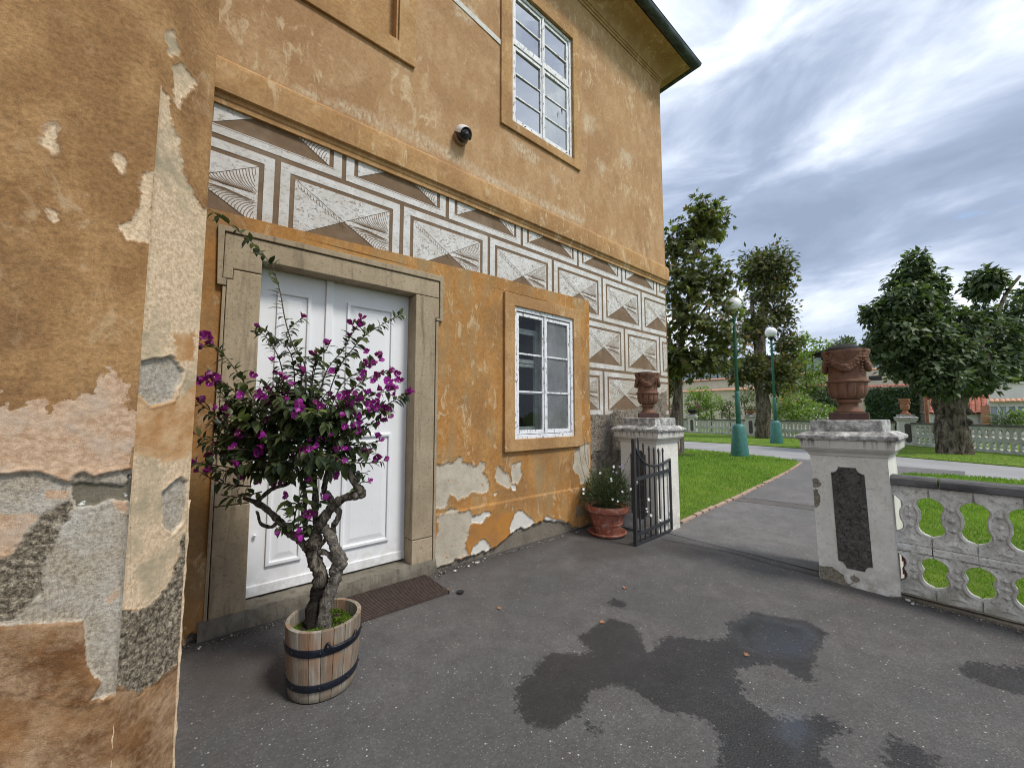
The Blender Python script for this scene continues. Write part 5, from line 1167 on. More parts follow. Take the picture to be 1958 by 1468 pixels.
def foliage(name, lobes, n, size, m, parent, seed, droop=.35, shell=.45, aspect=.5, palm=0, up=.5, wob=.35, gap=0.):
    """lobes: list of (centre, (rx, ry, rz)) ellipsoids; leaves sit in a ragged outer shell of each"""
    r = np.random.default_rng(seed); vol = np.array([l[1][0]*l[1][1]*l[1][2] for l in lobes])**.67; cnt = np.maximum(6, (n*vol/vol.sum())).astype(int)
    CC, DD, NN, LL = [], [], [], []
    for (c, rad), k in zip(lobes, cnt):
        d = rdir(r, k); ph = r.uniform(0, 6.28, 6)
        bump = 1 + wob*.5*(np.sin(d[:,0]*5+ph[0])*np.sin(d[:,1]*5+ph[1]) + np.sin(d[:,2]*7+ph[2])*np.sin(d[:,0]*8+ph[3])) + wob*.35*r.normal(size=k)*.4
        t = (1 - shell*r.random(k)**1.6)*bump
        P_ = np.array(c) + d*np.array(rad)*t[:, None]
        if gap:
            q = np.sin(P_[:,0]*gap*1.1+ph[4])*np.sin(P_[:,1]*gap+ph[5])*np.sin(P_[:,2]*gap*1.2+ph[0]); kk = q < .32; P_, d = P_[kk], d[kk]
        out = d*np.array([1,1,.7]) + r.normal(size=P_.shape)*.55 + np.array([0,0,-.10]); CC.append(P_); DD.append(out); NN.append(norm(d*.6 + np.array([0,0,up]) + r.normal(size=P_.shape)*.35)); LL.append(size*r.uniform(.5, 1.35, len(P_)))
    C, Dv, Nn, L = np.concatenate(CC), norm(np.concatenate(DD)), np.concatenate(NN), np.concatenate(LL)
    rr = np.clip(r.normal(.5, .25, len(C)), 0, 1)
    if palm:
        S = norm(np.cross(Dv, Nn)); Cs, Ds, Ns, Ls, Rs = [], [], [], [], []
        for a in np.linspace(-1.25, 1.25, palm):
            Ds.append(Dv*math.cos(a)+S*math.sin(a)); Cs.append(C); Ns.append(Nn); Ls.append(L*(1-.28*abs(a)/1.25)); Rs.append(rr)
        C, Dv, Nn, L, rr = map(np.concatenate, (Cs, Ds, Ns, Ls, Rs))
    V, F, k = leaf_arrays(C, Dv, Nn, L, L*aspect, .25, droop); o = fastmesh(name, V, F, m, {'r': np.repeat(rr, k)}, parent); o['kind'] = 'stuff'; return o
def loc_(o, root): o.parent = root; o.matrix_parent_inverse = Matrix.Translation(-root.location); return o
def lobes_px(lst, dist, dz=1.):
    out = []; p = pxm(dist)
    for px, py, rx, ry, dd in lst:
        c = atD(px, py, dist+dd); cosv = math.cos(math.atan(abs(px-CXP)/FPX)); rm = rx*p*cosv*1.0; out.append((tuple(c), (rm, rm, ry*p*dz)))
    return out
def trunk(root, paths, m, n=10, rough=.10, name='trunk'):
    mb = MB()
    for pts, rad in paths: mb.tube(smoothpath(pts, 4), smoothrad(rad, 4), n, rough=rough)
    o = mb.build(name, m, smooth=True); loc_(o, root); return o

# ---- staked young chestnut behind the house corner
b = onZ(1291, 874); D0 = 15.0; t1 = thing('chestnut_tree', 'tall chestnut tree with loose large leaves beside the house corner, tied to stakes', 'tree', (b.x, b.y, 0))
A = lambda x, y, dd=0: atD(x, y, D0+dd)
trunk(t1, [([b, A(1290,800), A(1296,740), A(1302,660), A(1318,560), A(1330,470), A(1335,400)], [.16,.14,.13,.10,.08,.05,.02]), ([A(1298,710), A(1275,620), A(1262,520), A(1255,450)], [.07,.05,.035,.015]),
   ([A(1302,660), A(1340,600), A(1375,560), A(1400,540)], [.06,.045,.03,.01]), ([A(1302,690), A(1345,655), A(1390,650)], [.05,.03,.01]), ([A(1318,560), A(1290,500), A(1285,430)], [.05,.03,.01])], 'bark_old')
loc_(foliage('crown', lobes_px([(1335,440,46,58,0),(1356,425,44,38,.4),(1338,392,18,28,0),(1290,470,44,46,.6),(1312,540,66,62,0),(1375,540,48,48,-.3),(1285,600,52,62,.3),(1350,612,64,54,-.4),(1312,684,60,46,-.2),(1385,655,40,40,.2),(1360,690,40,26,-.3),(1275,690,44,44,.4),(1255,560,44,90,1),(1395,590,26,34,.2)], D0), 6200, .215, 'leaf_chestnut', None, 11, .3, .95, .40, 5, .6, .6, 1.6), t1)
st = thing('tree_stake', 'pair of weathered wooden stakes supporting the young chestnut tree', 'stake', onZ(1303, 868))
for dx_, dd in ((0, 0), (3.5, .35)):
    a = atD(1303+dx_, 868, 15.3+dd); o = MB().tube([(a.x, a.y, -.1), (a.x, a.y, 3.05)], .055, 8).build('stake', 'wood_grey'); loc_(o, st)
p0, p1 = atD(1300, 722, 15.25), atD(1309, 722, 15.7); loc_(MB().tube([p0, p1], .03, 6).build('cross_bar', 'wood_grey'), st)

# ---- pollard by the far balustrade
b = onZ(1460, 838); D2 = 24.6; A2 = lambda x, y, dd=0: atD(x, y, D2+dd); t2 = thing('pollard_tree', 'twisted pollard tree with brownish green crown behind the second lamp post', 'tree', (b.x, b.y, 0))
trunk(t2, [([b, A2(1459,800), A2(1456,740), A2(1452,690), A2(1454,640), A2(1460,590), A2(1468,530)], [.50,.44,.38,.36,.30,.22,.10]), ([A2(1456,740), A2(1430,712), A2(1405,705)], [.16,.10,.04]), ([A2(1454,640), A2(1440,600), A2(1436,560)], [.18,.12,.05]), ([A2(1454,650), A2(1485,625), A2(1505,600)], [.16,.1,.04]), ([A2(1455,700), A2(1485,690), A2(1500,680)], [.15,.1,.04])], 'bark_old', rough=.16)
loc_(foliage('crown', lobes_px([(1468,505,48,38,0),(1445,520,32,36,.5),(1495,530,30,40,.3),(1465,565,40,28,0),(1490,600,36,34,.4),(1440,610,28,36,-.2),(1470,640,30,24,-.4),(1505,655,28,26,.2),(1432,640,24,22,.2),(1425,712,42,24,.3),(1480,720,44,34,-.2),(1505,700,26,26,.5),(1440,690,22,20,-.4)], D2), 13000, .30, 'leaf_pollard', None, 12, .3, .8, .42, 0, .6, .5, 1.0), t2)

# ---- big gnarled tree on the right
b = onZ(1822, 868); D3 = 15.3; A3 = lambda x, y, dd=0: atD(x, y, D3+dd); t3 = thing('pollard_tree', 'dark leafy pollard tree with a very thick gnarled trunk at right', 'tree', (b.x, b.y, 0))
rs = random.Random(4)
mb = MB(); pth = smoothpath([b-Vector((0,0,.1)), A3(1822,850), A3(1820,820), A3(1820,795), A3(1818,775), A3(1816,755), A3(1812,735)], 6); rad = smoothrad([.50,.47,.44,.42,.45,.50,.42], 6)
n_ = 26; vs = []
for j, p in enumerate(pth):
    for i in range(n_):
        a = 2*math.pi*i/n_; q = rad[j]*(1+.10*math.sin(3*a+p.z*2.2)+.07*math.sin(7*a-p.z*5)+.05*math.sin(11*a+p.z*9)+rs.uniform(-.035,.035)); vs.append((p.x+q*math.cos(a), p.y+q*math.sin(a), p.z))
mb.add(vs, [(j*n_+i, j*n_+(i+1) % n_, (j+1)*n_+(i+1) % n_, (j+1)*n_+i) for j in range(len(pth)-1) for i in range(n_)])
for k in range(26):                                     # burrs
    p = pth[rs.randrange(3, len(pth))]; a = rs.uniform(0, 6.28); r_ = rs.uniform(.07, .15); c = (p.x+.43*math.cos(a), p.y+.43*math.sin(a), p.z+rs.uniform(-.1,.1)); mb.lathe([(.01,-r_),(r_*.75,-r_*.6),(r_,0),(r_*.7,r_*.6),(.01,r_)], 8, c)
for pts, rr in (([A3(1816,750), A3(1790,700,.3), A3(1770,640,.5), A3(1755,570,.4), A3(1748,520,.3)], [.30,.22,.17,.10,.05]), ([A3(1818,750), A3(1850,700), A3(1880,650), A3(1905,605), A3(1925,560), A3(1950,528)], [.26,.17,.11,.075,.06,.045]), ([A3(1770,650,.5), A3(1720,610,.4), A3(1680,595,.3)], [.14,.09,.04]), ([A3(1850,700), A3(1910,670,.6), A3(1960,640,.9)], [.18,.13,.08])): mb.tube(smoothpath(pts, 4), smoothrad(rr, 4), 10, rough=.1)
o = mb.build('trunk', 'bark_old', smooth=True); loc_(o, t3)
loc_(foliage('crown', lobes_px([(1750,508,30,30,0),(1740,545,46,34,.2),(1775,550,38,36,.4),(1735,580,52,36,-.2),(1675,600,30,24,.3),(1785,600,38,40,.3),(1715,640,50,38,-.3),(1770,640,52,40,-.5),(1690,665,40,28,.0),(1840,625,42,34,-.2),(1875,610,36,30,.2),(1880,545,40,30,.3),(1895,535,30,22,0),(1915,660,46,46,.4),(1945,610,38,40,.8),(1965,570,30,26,1),(1830,680,56,36,-.5),(1770,700,50,34,-.4),(1720,700,36,24,.1),(1860,720,50,34,-.4),(1800,725,56,30,-.6),(1905,705,40,28,.3),(1975,660,40,60,1.)], D3), 21000, .225, 'leaf_dark', None, 13, .5, .6, .60, 0, .7, .42), t3)

# ---- bougainvillea in a barrel
TC = Vector((.678, 2.60, 0)); tub = thing('barrel_planter', 'round wooden half barrel planter with two black iron hoops and a handle', 'planter', TC)
Rb, Rt, Hb = .182, .207, .385; ns = 20
for k in range(ns):
    a0, a1 = 2*math.pi*(k+.02)/ns, 2*math.pi*(k+.98)/ns; vs = []
    for z, R in ((.0, Rb), (Hb*.5, (Rb+Rt)/2+.006), (Hb, Rt)):
        for a in np.linspace(a0, a1, 4):
            for q in (R, R-.024): vs.append((q*math.cos(a), q*math.sin(a), z))
    mb = MB(); fs = []
    for j in range(2):
        for i in range(3):
            o0 = j*8+i*2; fs += [(o0, o0+2, o0+10, o0+8), (o0+1, o0+9, o0+11, o0+3)]
        fs += [(j*8, j*8+8, j*8+9, j*8+1), (j*8+6, j*8+7, j*8+15, j*8+14)]
    for i in range(3): fs += [(16+i*2, 16+i*2+2, 16+i*2+3, 16+i*2+1)]; fs += [(i*2, i*2+1, i*2+3, i*2+2)]
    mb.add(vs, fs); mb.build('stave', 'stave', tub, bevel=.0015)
for z0, z1 in ((.062, .100), (.252, .292)):
    R0, R1 = Rb+(Rt-Rb)*z0/Hb+.007, Rb+(Rt-Rb)*z1/Hb+.007; autosmooth(MB().lathe([(R0-.012,z0),(R0+.0015,z0),(R0+.003,z0+.004),(R1+.003,z1-.004),(R1+.0015,z1),(R1-.012,z1)], 56, cap=False).build('hoop', 'hoop_iron', tub), 40)
    for a in np.linspace(0, 6.28, 9)[:-1]: MB().lathe([(.008,0),(.007,.004),(.001,.006)], 8).build('rivet', 'hoop_iron', tub, True, loc=((R0+.004)*math.cos(a-1.9), (R0+.004)*math.sin(a-1.9), (z0+z1)/2)).rotation_euler = (0, math.pi/2, a-1.9)
hp = lambda a, z, R=.228: Vector((R*math.cos(a), R*math.sin(a), z))
ha = -1.57-.05
mb = MB(); mb.tube(smoothpath([hp(ha-.16,.272,.203), hp(ha-.16,.30,.212), hp(ha-.10,.325,.222), hp(ha-.02,.300,.228), hp(ha+.25,.300,.232), hp(ha+.55,.300,.230), hp(ha+.64,.325,.224), hp(ha+.70,.30,.214), hp(ha+.70,.272,.205)], 5), .0065, 8); mb.build('handle', 'hoop_iron', tub, True)
mb = MB(); vs = [(0,0,.325)]; n_ = 28
for j in range(1, 6):
    for i in range(n_): a = 2*math.pi*i/n_; r_ = .188*j/5; vs.append((r_*math.cos(a), r_*math.sin(a), .322+.012*math.sin(a*3+j)*math.sin(j*1.7)-.016*(j/5)**2))
mb.add(vs, [(0, 1+i, 1+(i+1) % n_) for i in range(n_)] + [(1+j*n_+i, 1+(j+1)*n_+i, 1+(j+1)*n_+(i+1) % n_, 1+j*n_+(i+1) % n_) for j in range(4) for i in range(n_)]); mb.build('soil', 'soil', tub, True)
r = np.random.default_rng(5); k = 5200; a = r.uniform(0, 6.28, k); q = .186*np.sqrt(r.random(k)); C = np.stack([q*np.cos(a), q*np.sin(a), .328+.012*np.sin(a*3+q*26)-.014*(q/.186)**2], -1)
V, F, kk = leaf_arrays(C, rdir(r, k)*np.array([.8,.8,.3])+np.array([0,0,.9]), rdir(r, k), r.uniform(.006, .013, k), np.full(k, .006)); o = fastmesh('moss', V, F, 'moss', {'r': np.repeat(r.random(k), kk)}, tub); o['kind'] = 'stuff'

bt = thing('bougainvillea', 'bougainvillea with twisted double trunk and magenta flowers growing in the barrel', 'plant', TC+Vector((0,0,.30)))
DB = 2.43
def Bp(x, y, dd=0.): return atD(x, y, DB+dd)
def bz(x, y, s=3.863): return (440+x/s, 850+y/s)
def limb(pts, rad, name='branch', n=12, pale=0., damp=None, rough=.13):
    P_ = smoothpath([Bp(*bz(p[0], p[1]), p[2] if len(p) > 2 else 0) if p[0] is not None else p[1] for p in pts], 8); R_ = smoothrad(rad, 8)
    rr_ = random.Random(len(pts)*7+int(rad[0]*1e4)); ph_ = rr_.random()*6; R_ = [q*(1+.09*math.sin(i*.42+ph_)+.06*math.sin(i*.95+2*ph_)) for i, q in enumerate(R_)]
    mb = MB(); mb.tube(P_, R_, n, rough=rough); o = mb.build(name, 'boug_bark', smooth=True); nv = len(o.data.vertices)
    at_ = o.data.attributes.new('pale', 'FLOAT', 'POINT'); at_.data.foreach_set('value', [pale]*nv); at2 = o.data.attributes.new('damp', 'FLOAT', 'POINT')
    if damp: at2.data.foreach_set('value', [max(0., min(1., (damp-v.co.z)/.10))*.9 for v in o.data.vertices])
    loc_(o, bt); return P_
limb([(605,1400,.0),(612,1330,.0),(628,1180,.01),(655,1050,.0),(672,970,-.01),(640,890,.0),(612,810,.0),(618,730,.0),(640,660,.01)], [.050,.047,.043,.040,.041,.037,.042,.044,.034], 'trunk', 14, .0, .64)
limb([(690,1400,-.02),(690,1330,-.02),(702,1200,-.02),(742,1080,-.01),(778,990,.0),(785,910,.01),(815,870,.01),(785,790,.0),(752,700,.0),(722,645,.01),(690,615,.02)], [.044,.042,.036,.034,.036,.036,.043,.033,.030,.031,.030], 'trunk', 14, .7)
limb([(800,905,.0),(835,885,.0),(850,870,-.01)], [.030,.026,.010], pale=.6)
limb([(660,790,.0),(715,800,.0),(770,850,.0)], [.020,.016,.018], pale=.3); limb([(655,745,.0),(690,715,.0),(725,680,.0)], [.018,.014,.016])
limb([(590,770,.0),(545,735,.0),(500,690,.0),(450,660,.0),(420,640,-.01)], [.032,.024,.022,.022,.020])
limb([(425,655,-.01),(480,665,.0),(560,655,.0),(650,640,.01)], [.020,.021,.022,.026])
limb([(425,645,-.01),(390,590,.0),(345,545,.0),(275,480,.0),(190,425,.0),(100,395,.02)], [.020,.020,.019,.018,.016,.010])
limb([(360,555,.0),(320,600,.0),(280,605,.0),(225,580,-.01),(205,510,-.01),(190,490,-.01)], [.011,.011,.010,.009,.008,.004])
limb([(195,430,.0),(255,370,.02),(325,320,.03),(430,285,.05),(470,200,.06)], [.014,.013,.012,.011,.008])
limb([(635,660,.01),(665,590,.0),(720,500,.0),(785,430,-.01),(850,392,-.02),(930,372,-.03),(972,368,-.03),(965,340,-.03),(925,290,-.03),(895,220,-.02),(850,160,-.01),(790,100,.0)], [.030,.032,.031,.027,.024,.025,.027,.025,.022,.021,.021,.016], n=14)
limb([(775,460,.0),(805,500,.01),(795,545,.01),(765,600,.02),(765,660,.01)], [.018,.019,.017,.017,.016])
limb([(760,440,.0),(725,370,.02),(695,340,.03),(705,260,.03),(725,150,.04),(735,60,.05)], [.018,.018,.018,.015,.013,.008])
limb([(640,600,.02),(625,480,.04),(630,380,.05),(625,260,.06),(620,120,.07)], [.020,.018,.018,.016,.010]); limb([(560,640,.03),(545,500,.06),(555,380,.08),(520,250,.08),(470,120,.09)], [.016,.015,.014,.012,.008])
# shoots: (start px, tip px, depth at tip, flower count, young)
RB = np.random.default_rng(21)
shoots = [((585,712),[(560,660),(545,610),(536,560),(524,520),(508,492),(480,462),(445,434),(415,411),(399,400)],-.05,0,0,.50),
 ((575,690),[(548,640),(578,608)],.0,1,0,.5), ((560,690),[(520,640),(492,622)],.0,1,1,.2), ((545,760),[(535,690),(505,640),(478,632)],.0,0,1,.1),
 ((500,790),[(460,720),(420,670),(388,640)],-.02,4,0,.1), ((490,800),[(440,740),(400,720),(378,722)],-.04,4,0,.1), ((480,820),[(430,760),(415,735)],.0,2,0,.1), ((470,850),[(420,800),(378,768)],.03,1,0,.1),
 ((460,880),[(410,850),(376,830)],.0,1,0,.05), ((470,900),[(415,890),(374,885)],-.02,2,0,.05), ((480,930),[(430,925),(385,905)],.02,1,0,.05), ((500,940),[(455,950),(420,945)],.0,0,0,.05), ((505,900),[(450,900),(405,900)],-.08,1,0,.05),
 ((620,720),[(655,670),(672,640),(690,612)],-.03,6,0,.3), ((640,720),[(672,670),(700,640),(735,618),(770,598)],.0,0,0,.45), ((650,740),[(690,710),(715,690)],.0,4,0,.1), ((660,760),[(710,720),(748,712)],.02,5,0,.1), ((670,780),[(715,755),(752,745)],.0,4,0,.1),
 ((680,810),[(730,780),(760,762),(783,752)],.0,4,0,.4), ((670,800),[(705,790),(742,780)],-.05,4,0,.1), ((660,830),[(700,815),(738,800)],.0,5,0,.1), ((650,850),[(690,850),(728,842)],.03,2,0,.1), ((650,880),[(695,885),(733,882)],.0,1,0,.2), ((660,860),[(700,865),(715,868)],-.05,1,0,.1), ((640,880),[(670,900),(700,905)],.0,0,0,.1), ((690,940),[(688,925),(698,918)],-.03,1,0,.3),
 ((560,1020),[(565,980),(580,930),(592,890)],-.12,0,1,.05), ((560,1005),[(548,1005),(532,1008)],-.10,2,1,.2), ((575,1000),[(582,985),(588,985)],-.11,2,1,.0), ((585,1005),[(590,1010),(580,1018)],-.11,2,1,.0), ((565,985),[(556,965),(548,955)],-.10,1,1,.0), ((600,975),[(606,968),(610,955)],-.08,2,0,.0),
 ((600,700),[(622,672),(630,655)],.0,2,0,.4), ((600,715),[(612,690),(606,682)],.02,1,0,.3)]
for k in range(185):       # fill of the crown
    a = RB.uniform(0, 6.28); q = math.sqrt(RB.random()); cx_, cy_2 = 552+158*q*math.cos(a), 822+110*q*math.sin(a)
    if cx_ > 640 and cy_2 < 720: cy_2 += 60
    if cx_ < 500 and cy_2 < 735: cy_2 += 70
    dep = RB.uniform(-.34, .34)*math.sqrt(max(0.1, 1-q*q*.8)); sx_, sy_ = 565+(cx_-565)*.45, 880+(cy_2-880)*.55
    shoots.append(((sx_, sy_), [((sx_+cx_)/2+RB.uniform(-12,12), (sy_+cy_2)/2-RB.uniform(0,14)), (cx_, cy_2)], dep, int(RB.random() < .28)*RB.integers(1, 3), int(RB.random() < .10), .02))
LC, LD, LN, LLn, LY, FL = [], [], [], [], [], []; tw = MB()
UPV = Vector((0,0,1))
for (s0, mids, dep, nf, yng, bare) in shoots:
    if s0[1] < 790 and s0[1] > 600: mids = [s0]+mids; s0 = (565+(s0[0]-565)*.5, 850)
    m_ = len(mids); pts = [Bp(s0[0], s0[1], dep*.25)] + [Bp(x, y, dep*(.25+.75*(i+1)/m_)) for i, (x, y) in enumerate(mids)]; P_ = smoothpath(pts, 6); lens = [0]
    for p, q in zip(P_[:-1], P_[1:]): lens.append(lens[-1]+(q-p).length)
    T = lens[-1]; tw.tube(P_, [.0042*(1-.65*l/T)+.0008 for l in lens], 5)
    bare = bare*.9; nl = max(4, int(T/(.045 if len(mids) > 7 else .0155)))
    for k in range(nl):
        u = bare+(1-bare)*(k+RB.random()*.7)/nl; l = u*T; i = min(len(P_)-2, max(0, np.searchsorted(lens, l)-1)); p = P_[i].lerp(P_[i+1], (l-lens[i])/max(1e-6, lens[i+1]-lens[i])); t = (P_[i+1]-P_[i]).normalized()
        ax = t.orthogonal().normalized(); ax.rotate(Matrix.Rotation(RB.uniform(0, 6.28), 3, t)); d = (t*.5 + ax*.8 + Vector((0,0,-.15+RB.uniform(-.3,.25)))).normalized()
        LC.append(p); LD.append(d); LN.append((UPV + ax*RB.uniform(-.4,.4) - FWD*.25).normalized()); LLn.append(RB.uniform(.046, .092)*(1-.35*max(0, u-.75)/.25)); LY.append(yng)
    for k in range(nf): FL.append((P_[-1-min(len(P_)-1, int(k*1.2))] + Vector((RB.normal()*.014, RB.normal()*.014, RB.normal()*.012)), (P_[-1]-P_[-3]).normalized()))
o = tw.build('twigs', 'twig', smooth=True); o['kind'] = 'stuff'; loc_(o, bt)
LC, LD, LN, LLn, LY = np.array(LC), np.array(LD), np.array(LN), np.array(LLn), np.array(LY)
# the leaves nearest the viewer are single objects, the rest stay joined
depth = LC @ np.array(FWD); order = np.argsort(depth - LLn*4); near = order[:300]; restl = order[300:]
V, F, k = leaf_arrays(LC[restl], LD[restl], LN[restl], LLn[restl], LLn[restl]*.56, .3, .28, True)
o = fastmesh('leaves', V, F, 'boug_leaf', {'r': np.repeat(RB.random(len(restl)), k)}); o['kind'] = 'stuff'; loc_(o, bt)
lmesh = {}
for y in (0, 1):
    for v in range(4):
        V, F, k = leaf_arrays(np.zeros((1,3)), np.array([[1.,0,0]]), np.array([[0,0,1.]]), np.array([1.]), np.array([.54+.04*v]), .22+.08*v, .15+.1*v, True)
        q = fastmesh('leaf', V, F, 'boug_young' if y else 'boug_leaf', {'r': np.full(k, .1+.22*v)}); lmesh[y, v] = q.data; bpy.data.objects.remove(q)
Tb = -bt.location
for i in near:
    d = Vector(LD[i]); s_ = d.cross(Vector(LN[i])).normalized(); nn_ = s_.cross(d); M_ = Matrix((d, -s_, nn_)).transposed().to_4x4()*1.0
    o = bpy.data.objects.new('leaf', lmesh[int(LY[i]), int(RB.integers(0, 4))]); COL.objects.link(o); o.parent = bt
    o.matrix_local = Matrix.Translation(Vector(LC[i])+Tb) @ M_ @ Matrix.Diagonal((LLn[i],)*3).to_4x4()
# flowers: three papery bracts round a tiny white tube
fm = []
for v in range(3):
    mb = MB(); rv = random.Random(v)
    for k in range(3):
        a = 2*math.pi*k/3+rv.uniform(-.2,.2); ca, sa = math.cos(a), math.sin(a); L = .036*rv.uniform(.85,1.15); w_ = .015*rv.uniform(.9,1.15); op = .55+.25*rv.random()
        P3 = lambda t, s_: (ca*L*t*op - sa*w_*s_, sa*L*t*op + ca*w_*s_, L*t*(1-.35*t*op)+.005*abs(s_))
        mb.add([P3(0,0), P3(.30,-.8), P3(.34,0), P3(.30,.8), P3(.62,-.95), P3(.66,0), P3(.62,.95), P3(1.08,0)], [(0,1,2),(0,2,3),(1,4,5,2),(2,5,6,3),(4,7,5),(5,7,6)], 0)
    mb.tube([(0,0,.0),(0,0,.012)], .0014, 5, 1); mb.lathe([(.001,.012),(.0028,.013),(.001,.014)], 6, (0,0,0), 1)
    me = mb.mesh('flower', ['boug_bract', 'boug_eye']); a_ = me.attributes.new('r', 'FLOAT', 'POINT'); a_.data.foreach_set('value', [.15*v]*len(me.vertices)); fm.append(me)
for k in range(30):
    a = RB.uniform(0, 6.28); q = math.sqrt(RB.random()); x, y = 565+165*q*math.cos(a), 790+105*q*math.sin(a)
    FL.append((Bp(x, y, -RB.uniform(.05, .36)*math.sqrt(max(.1, 1-q*q*.85))), Vector((RB.normal()*.5, RB.normal()*.5, .3)) - FWD*.5))
for (cx_, cy_2, s_, n_) in ((715,705,26,9), (735,735,20,6), (690,775,30,10), (660,800,22,6), (500,760,20,7), (400,650,14,4), (400,728,16,5), (590,860,22,5), (620,845,20,5)):
    for k in range(n_): FL.append((Bp(cx_+RB.normal()*s_*.7, cy_2+RB.normal()*s_*.6, -.12+RB.normal()*.06), Vector((RB.normal()*.6, RB.normal()*.6, .4))-FWD*.4))
for p, d in FL[:300]:
    o = bpy.data.objects.new('flower', fm[int(RB.integers(0, 3))]); COL.objects.link(o); o.parent = bt; o.location = p+Tb; s_ = RB.uniform(.85, 1.3); o.scale = (s_,)*3
    dv = (Vector(d)+Vector((RB.normal()*.5, RB.normal()*.5, RB.normal()*.4))).normalized(); o.rotation_euler = dv.to_track_quat('Z', 'Y').to_euler()

# ---- the plant in the flower pot
r = np.random.default_rng(31); pcs = np.array([pc[0], pc[1], .40]); k = 3400; d = rdir(r, k); d[:, 2] = np.abs(d[:, 2]); rad = r.random(k)**.45
C = pcs + d*np.array([.34,.34,.48])*rad[:, None]*(1+.12*np.sin(d[:,0]*9)*np.sin(d[:,1]*8))[:, None]
V, F, kk = leaf_arrays(C, d*.8+np.array([0,0,.35])+r.normal(size=(k,3))*.45, rdir(r, k)+np.array([0,0,.6]), r.uniform(.03, .075, k), r.uniform(.006, .013, k), .2, .25); o = fastmesh('foliage', V, F, 'leaf_pot', {'r': np.repeat(np.clip(.2+.55*rad*r.random(k)+.2*r.random(k), 0, 1), kk)}); o['kind'] = 'stuff'; loc_(o, pt)
mb = MB()
for i in range(46):
    d0 = Vector(rdir(r, 1)[0]); d0.z = abs(d0.z)+.3; e = Vector(pcs)+Vector((d0.x*.33, d0.y*.33, d0.z*.36)); mb.tube(smoothpath([Vector(pcs)+Vector((d0.x*.05,d0.y*.05,-.04)), Vector(pcs)+Vector((d0.x*.18, d0.y*.18, d0.z*.22)), e], 3), [.0035]*6+[.0015], 4)
wands = [((1195,960),(1212,915),(1221,923),-.25), ((1196,955),(1228,985),(1240,977),-.28), ((1200,965),(1238,975),(1262,990),-.3), ((1195,975),(1225,985),(1244,986),-.3), ((1130,950),(1112,890),(1108,852),.0), ((1140,930),(1120,880),(1118,838),.0), ((1135,940),(1126,890),(1124,858),.05), ((1190,930),(1212,895),(1222,872),-.05), ((1180,930),(1195,890),(1206,868),-.05), ((1130,955),(1115,945),(1116,938),-.1)]
Dp = 5.25; FLW = []
for a, b_, c, dd in wands:
    P_ = smoothpath([atD(*a, Dp), atD(*b_, Dp+dd*.6), atD(*c, Dp+dd)], 4); mb.tube(P_, .0022, 4); FLW.append(P_[-1])
    for i in range(1, len(P_)): 
        for jj in range(2): q = P_[i]; e = q+Vector((RB.normal()*.02, RB.normal()*.02, .02+RB.random()*.02)); mb.add([q, q.lerp(e,.5)+Vector((.004,0,0)), e], [(0,1,2)])
o = mb.build('stems', 'twig', smooth=True); o['kind'] = 'stuff'; loc_(o, pt)
pm = {}
for nm, mm in (('w', 'petal_white'), ('m', 'petal_mauve')):
    mb = MB()
    for k in range(5): a = 2*math.pi*k/5; mb.add([(0,0,0),(math.cos(a-.5)*.012, math.sin(a-.5)*.012, .004),(math.cos(a)*.017, math.sin(a)*.017, .003),(math.cos(a+.5)*.012, math.sin(a+.5)*.012, .004)], [(0,1,2,3)])
    pm[nm] = mb.mesh('flower', mm)
spots = [(1174,893),(1169,917),(1172,957),(1182,960),(1116,936),(1116,944),(1218,922),(1207,938),(1240,953),(1238,976),(1245,985),(1262,992),(1148,905),(1190,940)]
for x, y in spots:
    p = atD(x, y, Dp-.30); 
    for _ in range(2): o = bpy.data.objects.new('flower', pm['w']); COL.objects.link(o); loc_(o, pt); o.location = p+Vector((RB.normal()*.008,)*3); o.rotation_euler = (RB.uniform(.4,1.4), RB.uniform(-.6,.6), RB.uniform(-1.6,-.2)); 
for k in range(10): o = bpy.data.objects.new('flower', pm['m']); COL.objects.link(o); loc_(o, pt); o.location = atD(1190+RB.normal()*9, 893+RB.normal()*6, Dp-.28); o.rotation_euler = (RB.uniform(.4,1.4), 0, RB.uniform(-2,0)); o.scale = (.8,)*3
# ================================================================== far garden and buildings
def rootbox(nm, lab, cat, px0, px1, X):      # fronts stand square to the house wall: plane X = const, running along -Y
    a = onX(px0, 790, X); b = onX(px1, 790, X); a.z = b.z = 0; t = thing(nm, lab, cat, a, -math.pi/2); zat.px, zat.X = (px0+px1)/2, X; return t, (b-a).length
def zat(py, X, px=None): return onX(px or zat.px, py, X).z
def tiles(t, name, x0, x1, y, z, m, r=.10, out=.35):
    mb = MB(); n_ = int((x1-x0)/(r*2.1))
    for k in range(n_): 
        x = x0+(k+.5)*(x1-x0)/n_; vs = []
        for yy, zz2 in ((y-out, z-.10), (y+.12, z+.06)):
            for i in range(6): a = math.pi*i/5; vs.append((x+r*math.cos(a), yy, zz2+r*.75*math.sin(a)))
        mb.add(vs, [(i, i+1, 7+i, 6+i) for i in range(5)] + [tuple(range(6))])
    o = mb.build(name, m, t); o['kind'] = 'stuff'; return o
